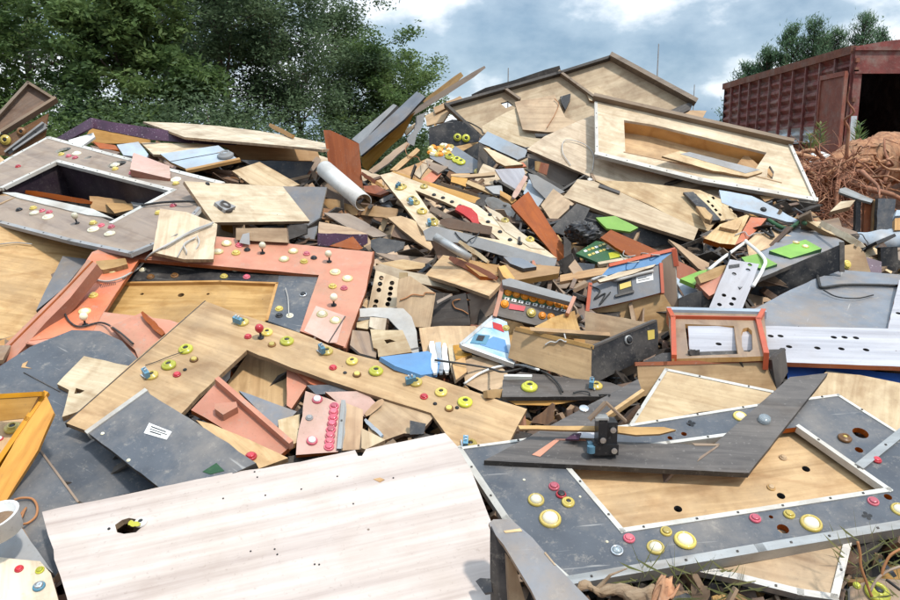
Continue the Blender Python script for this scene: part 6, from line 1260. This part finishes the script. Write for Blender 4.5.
# ================================================================== what fills the gaps between the boards
def to_px(v):
    q = v - EYEV; D = q.dot(FWD); return 450 + q.dot(RT)/D*FPX, 300 - q.dot(UP)/D*FPX, D
def intrudes(v, tol=.015):
    """the point would stick through a board that lies there"""
    x, y, D = to_px(v); c = int((x - GX0)/GS); r_ = int((y - GY0)/GS)
    if 0 <= c < GW and 0 <= r_ < GH and OWN[r_, c] >= 0: return D < LAST[r_, c] + tol
    return False
def offcuts():
    rnd = random.Random(77); kinds = [('tan', 'tan', 4), ('ply', 'honey brown', 3), ('brown', 'dark brown', 3.5), ('pale', 'pale', 3.5), ('cream', 'cream', 1.5), ('slate', 'slate grey', 1), ('redbrown', 'red-brown', 1), ('taupe', 'weathered', 2), ('salmon', 'salmon', .4)]
    gaps = np.argwhere((OWN < 0) & (GXX > 0) & (GXX < 900) & (GYY < 600)); gaps = [g_ for g_ in gaps if GYY[g_[0], g_[1]] > crest(GXX[g_[0], g_[1]]) + 8]
    own2 = np.zeros((GH, GW), bool); used = {}; done = 0
    for _ in range(6000):
        if done >= 130: break
        r_, c_ = rnd.choice(gaps); x, y = GXX[r_, c_], GYY[r_, c_]
        if own2[r_, c_]: continue
        m, word, _w = rnd.choices(kinds, [k[2] for k in kinds])[0]; a = rnd.gauss(.3, .6); l = rnd.uniform(18, 62); w_ = rnd.uniform(4, 20)
        c, s = math.cos(a), math.sin(a); q = [(x + c*u*l - s*v*w_ + rnd.uniform(-2, 2), y + s*u*l + c*v*w_ + rnd.uniform(-2, 2)) for u, v in ((-1,-1), (1,-1), (1,1), (-1,1))]
        n = Vector((rnd.gauss(0, .3), -.55 + rnd.gauss(0, .3), .8)).normalized()
        if -n.dot(ray(x, y).normalized()) < .35: continue
        D = heapD(y) + rnd.uniform(.0, .34); pl = plane_n(n, D, x, y); bad = False
        for u in (0, .25, .5, .75, 1):
            for v in (0, .5, 1):
                pp_ = (np.array(q[0])*(1-u) + np.array(q[1])*u)*(1-v) + (np.array(q[3])*(1-u) + np.array(q[2])*u)*v
                if intrudes(pl_pt(pl, *pp_)): bad = True
        if bad: continue
        msk = inside(q) & (OWN < 0); vis = msk & ~own2
        if vis.sum() < 12: continue
        own2 |= msk
        # name it by the board it lies beside
        ring = OWN[max(0, r_-22):r_+23, max(0, c_-22):c_+23]; near = ring[ring >= 0]; ph = OWNN[np.bincount(near).argmax()] if near.size else 'heap'
        ph = ph.split(',')[0]; wl = ph.split()[:9]
        while wl and wl[-1] in ('of', 'the', 'a', 'an', 'and', 'with', 'in', 'on', 'at', 'by', 'under', 'behind', 'below', 'to', 'between', 'its', 'from', 'above', 'into', 'left', 'right', 'two', 'lying', 'seen', 'like', 'toward', 'over', 'along', 'long'): wl.pop()
        ph = ' '.join(wl); size = ('long' if l > 20 else 'short') if w_ < 5 else ('broad' if l > 18 else 'small'); lab = None
        for sz in (size, 'narrow ' + size, 'splintered ' + size, 'half buried ' + size, 'tilted ' + size, 'broken ' + size):
            t_ = '%s %s offcut beside the %s' % (sz, word, ph)
            if t_ not in used: lab = t_; break
        if not lab: lab = '%s %s offcut beside the %s' % (size, word, ph)
        used[lab] = 1
        sv = (ZB.copy(), OWN.copy(), LAST.copy())
        thing('offcut', lab, 'offcut', [dict(pts=q, m=m, pl=pl, rough=2.5, th=rnd.choice([.01, .018]))], 'loose offcuts in the gaps', solve=False)
        ZB[:], OWN[:], LAST[:] = sv; done += 1
offcuts()
def rubble(name, label, n, sizes, mats_, seed, box=None, lift=(0, .12)):
    rnd = random.Random(seed); mb = MB()
    k = 0
    while k < n:
        px = rnd.uniform(-90, 990); py = rnd.uniform(60, 660)
        if box and not (box[0] < px < box[2] and box[1] < py < box[3]): continue
        if py < crest(px) + 10: k += 1; continue
        D = heapD(py) + .20 - rnd.uniform(*lift); c = at(px, py, D)
        l = rnd.uniform(*sizes[0]) * (.6 + D*.12); w_ = rnd.uniform(*sizes[1]); th = rnd.choice([.004, .008, .016, .018])
        e = Matrix.Rotation(rnd.uniform(-3.14, 3.14), 4, 'Z') @ Matrix.Rotation(rnd.gauss(0, .5), 4, 'Y') @ Matrix.Rotation(rnd.gauss(.3, .7), 4, 'X'); e.translation = c
        j = lambda: rnd.uniform(.6, 1.15)
        vs = []
        for sx, sy in ((-1,-1), (1,-1), (1,1), (-1,1)):
            a, b_ = sx*l/2*j(), sy*w_/2*j(); vs += [(a, b_)]
        V = [e @ Vector((a, b_, th/2)) for a, b_ in vs] + [e @ Vector((a, b_, -th/2)) for a, b_ in vs]
        if any(intrudes(v) for v in V): k += .34; continue
        mb.add(V, [(0,1,2,3), (7,6,5,4), (0,4,5,1), (1,5,6,2), (2,6,7,3), (3,7,4,0)], rnd.choices(range(len(mats_)), [m[1] for m in mats_])[0]); k += 1
    o = link(name, mb.mesh(name, [m[0] for m in mats_], fix=False)); tag(o, label, 'debris', None, 'stuff'); return o
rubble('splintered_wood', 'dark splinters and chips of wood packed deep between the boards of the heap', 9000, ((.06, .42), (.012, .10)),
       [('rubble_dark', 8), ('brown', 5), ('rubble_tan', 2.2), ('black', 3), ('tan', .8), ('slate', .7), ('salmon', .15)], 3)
rubble('wood_chips', 'small pale chips and dust of broken plywood between the boards', 2500, ((.02, .08), (.006, .035)), [('rubble_tan', 3), ('ply', .7), ('pale', .3), ('fibre', 4), ('white', .12)], 5, lift=(.05, .16))


def loose_wires():
    rnd = random.Random(12); used = set()
    for k, (x, y) in enumerate([(372,236), (455,232), (505,215), (560,262), (620,255), (470,300), (400,300), (545,345), (300,398), (660,255), (735,235), (845,235), (345,205), (430,165), (610,395), (520,190)]):
        c, r_ = int((x - GX0)/GS), int((y - GY0)/GS); o = OWN[r_, c]
        if o < 0: continue
        ph = OWNN[o].split(',')[0] if o >= 0 else ['gap below the summit boards', 'gap beside the white button board', 'gap above the slot screen', 'gap behind the crate', 'gap right of the salmon panel', 'gap near the black cabinet'][k % 6]
        wl = ph.split()[:9]
        while wl and wl[-1] in ('of', 'the', 'a', 'an', 'and', 'with', 'in', 'on', 'at', 'by', 'under', 'behind', 'below', 'to', 'between', 'its', 'from', 'above', 'into', 'left', 'right', 'two', 'lying', 'over', 'along', 'long'): wl.pop()
        m, w_ = rnd.choice([('cable_black', 'black'), ('cable_grey', 'grey'), ('cable_copper', 'copper'), ('cable_black', 'dark')])
        pts = [(x, y)]; a = rnd.uniform(0, 6.28)
        for _ in range(5): a += rnd.gauss(0, .9); pts.append((pts[-1][0] + math.cos(a)*rnd.uniform(5, 12), pts[-1][1] + math.sin(a)*rnd.uniform(3, 8)))
        lab = 'thin %s wire curling over the %s' % (w_, ' '.join(wl))
        if lab in used: lab = lab.replace('thin', 'shorter thin' if ('shorter ' + lab) not in used and lab.replace('thin', 'shorter thin') not in used else 'tightly curled')
        used.add(lab); wire('wire', lab, pts, .0028, m, group='loose thin wires')
loose_wires()
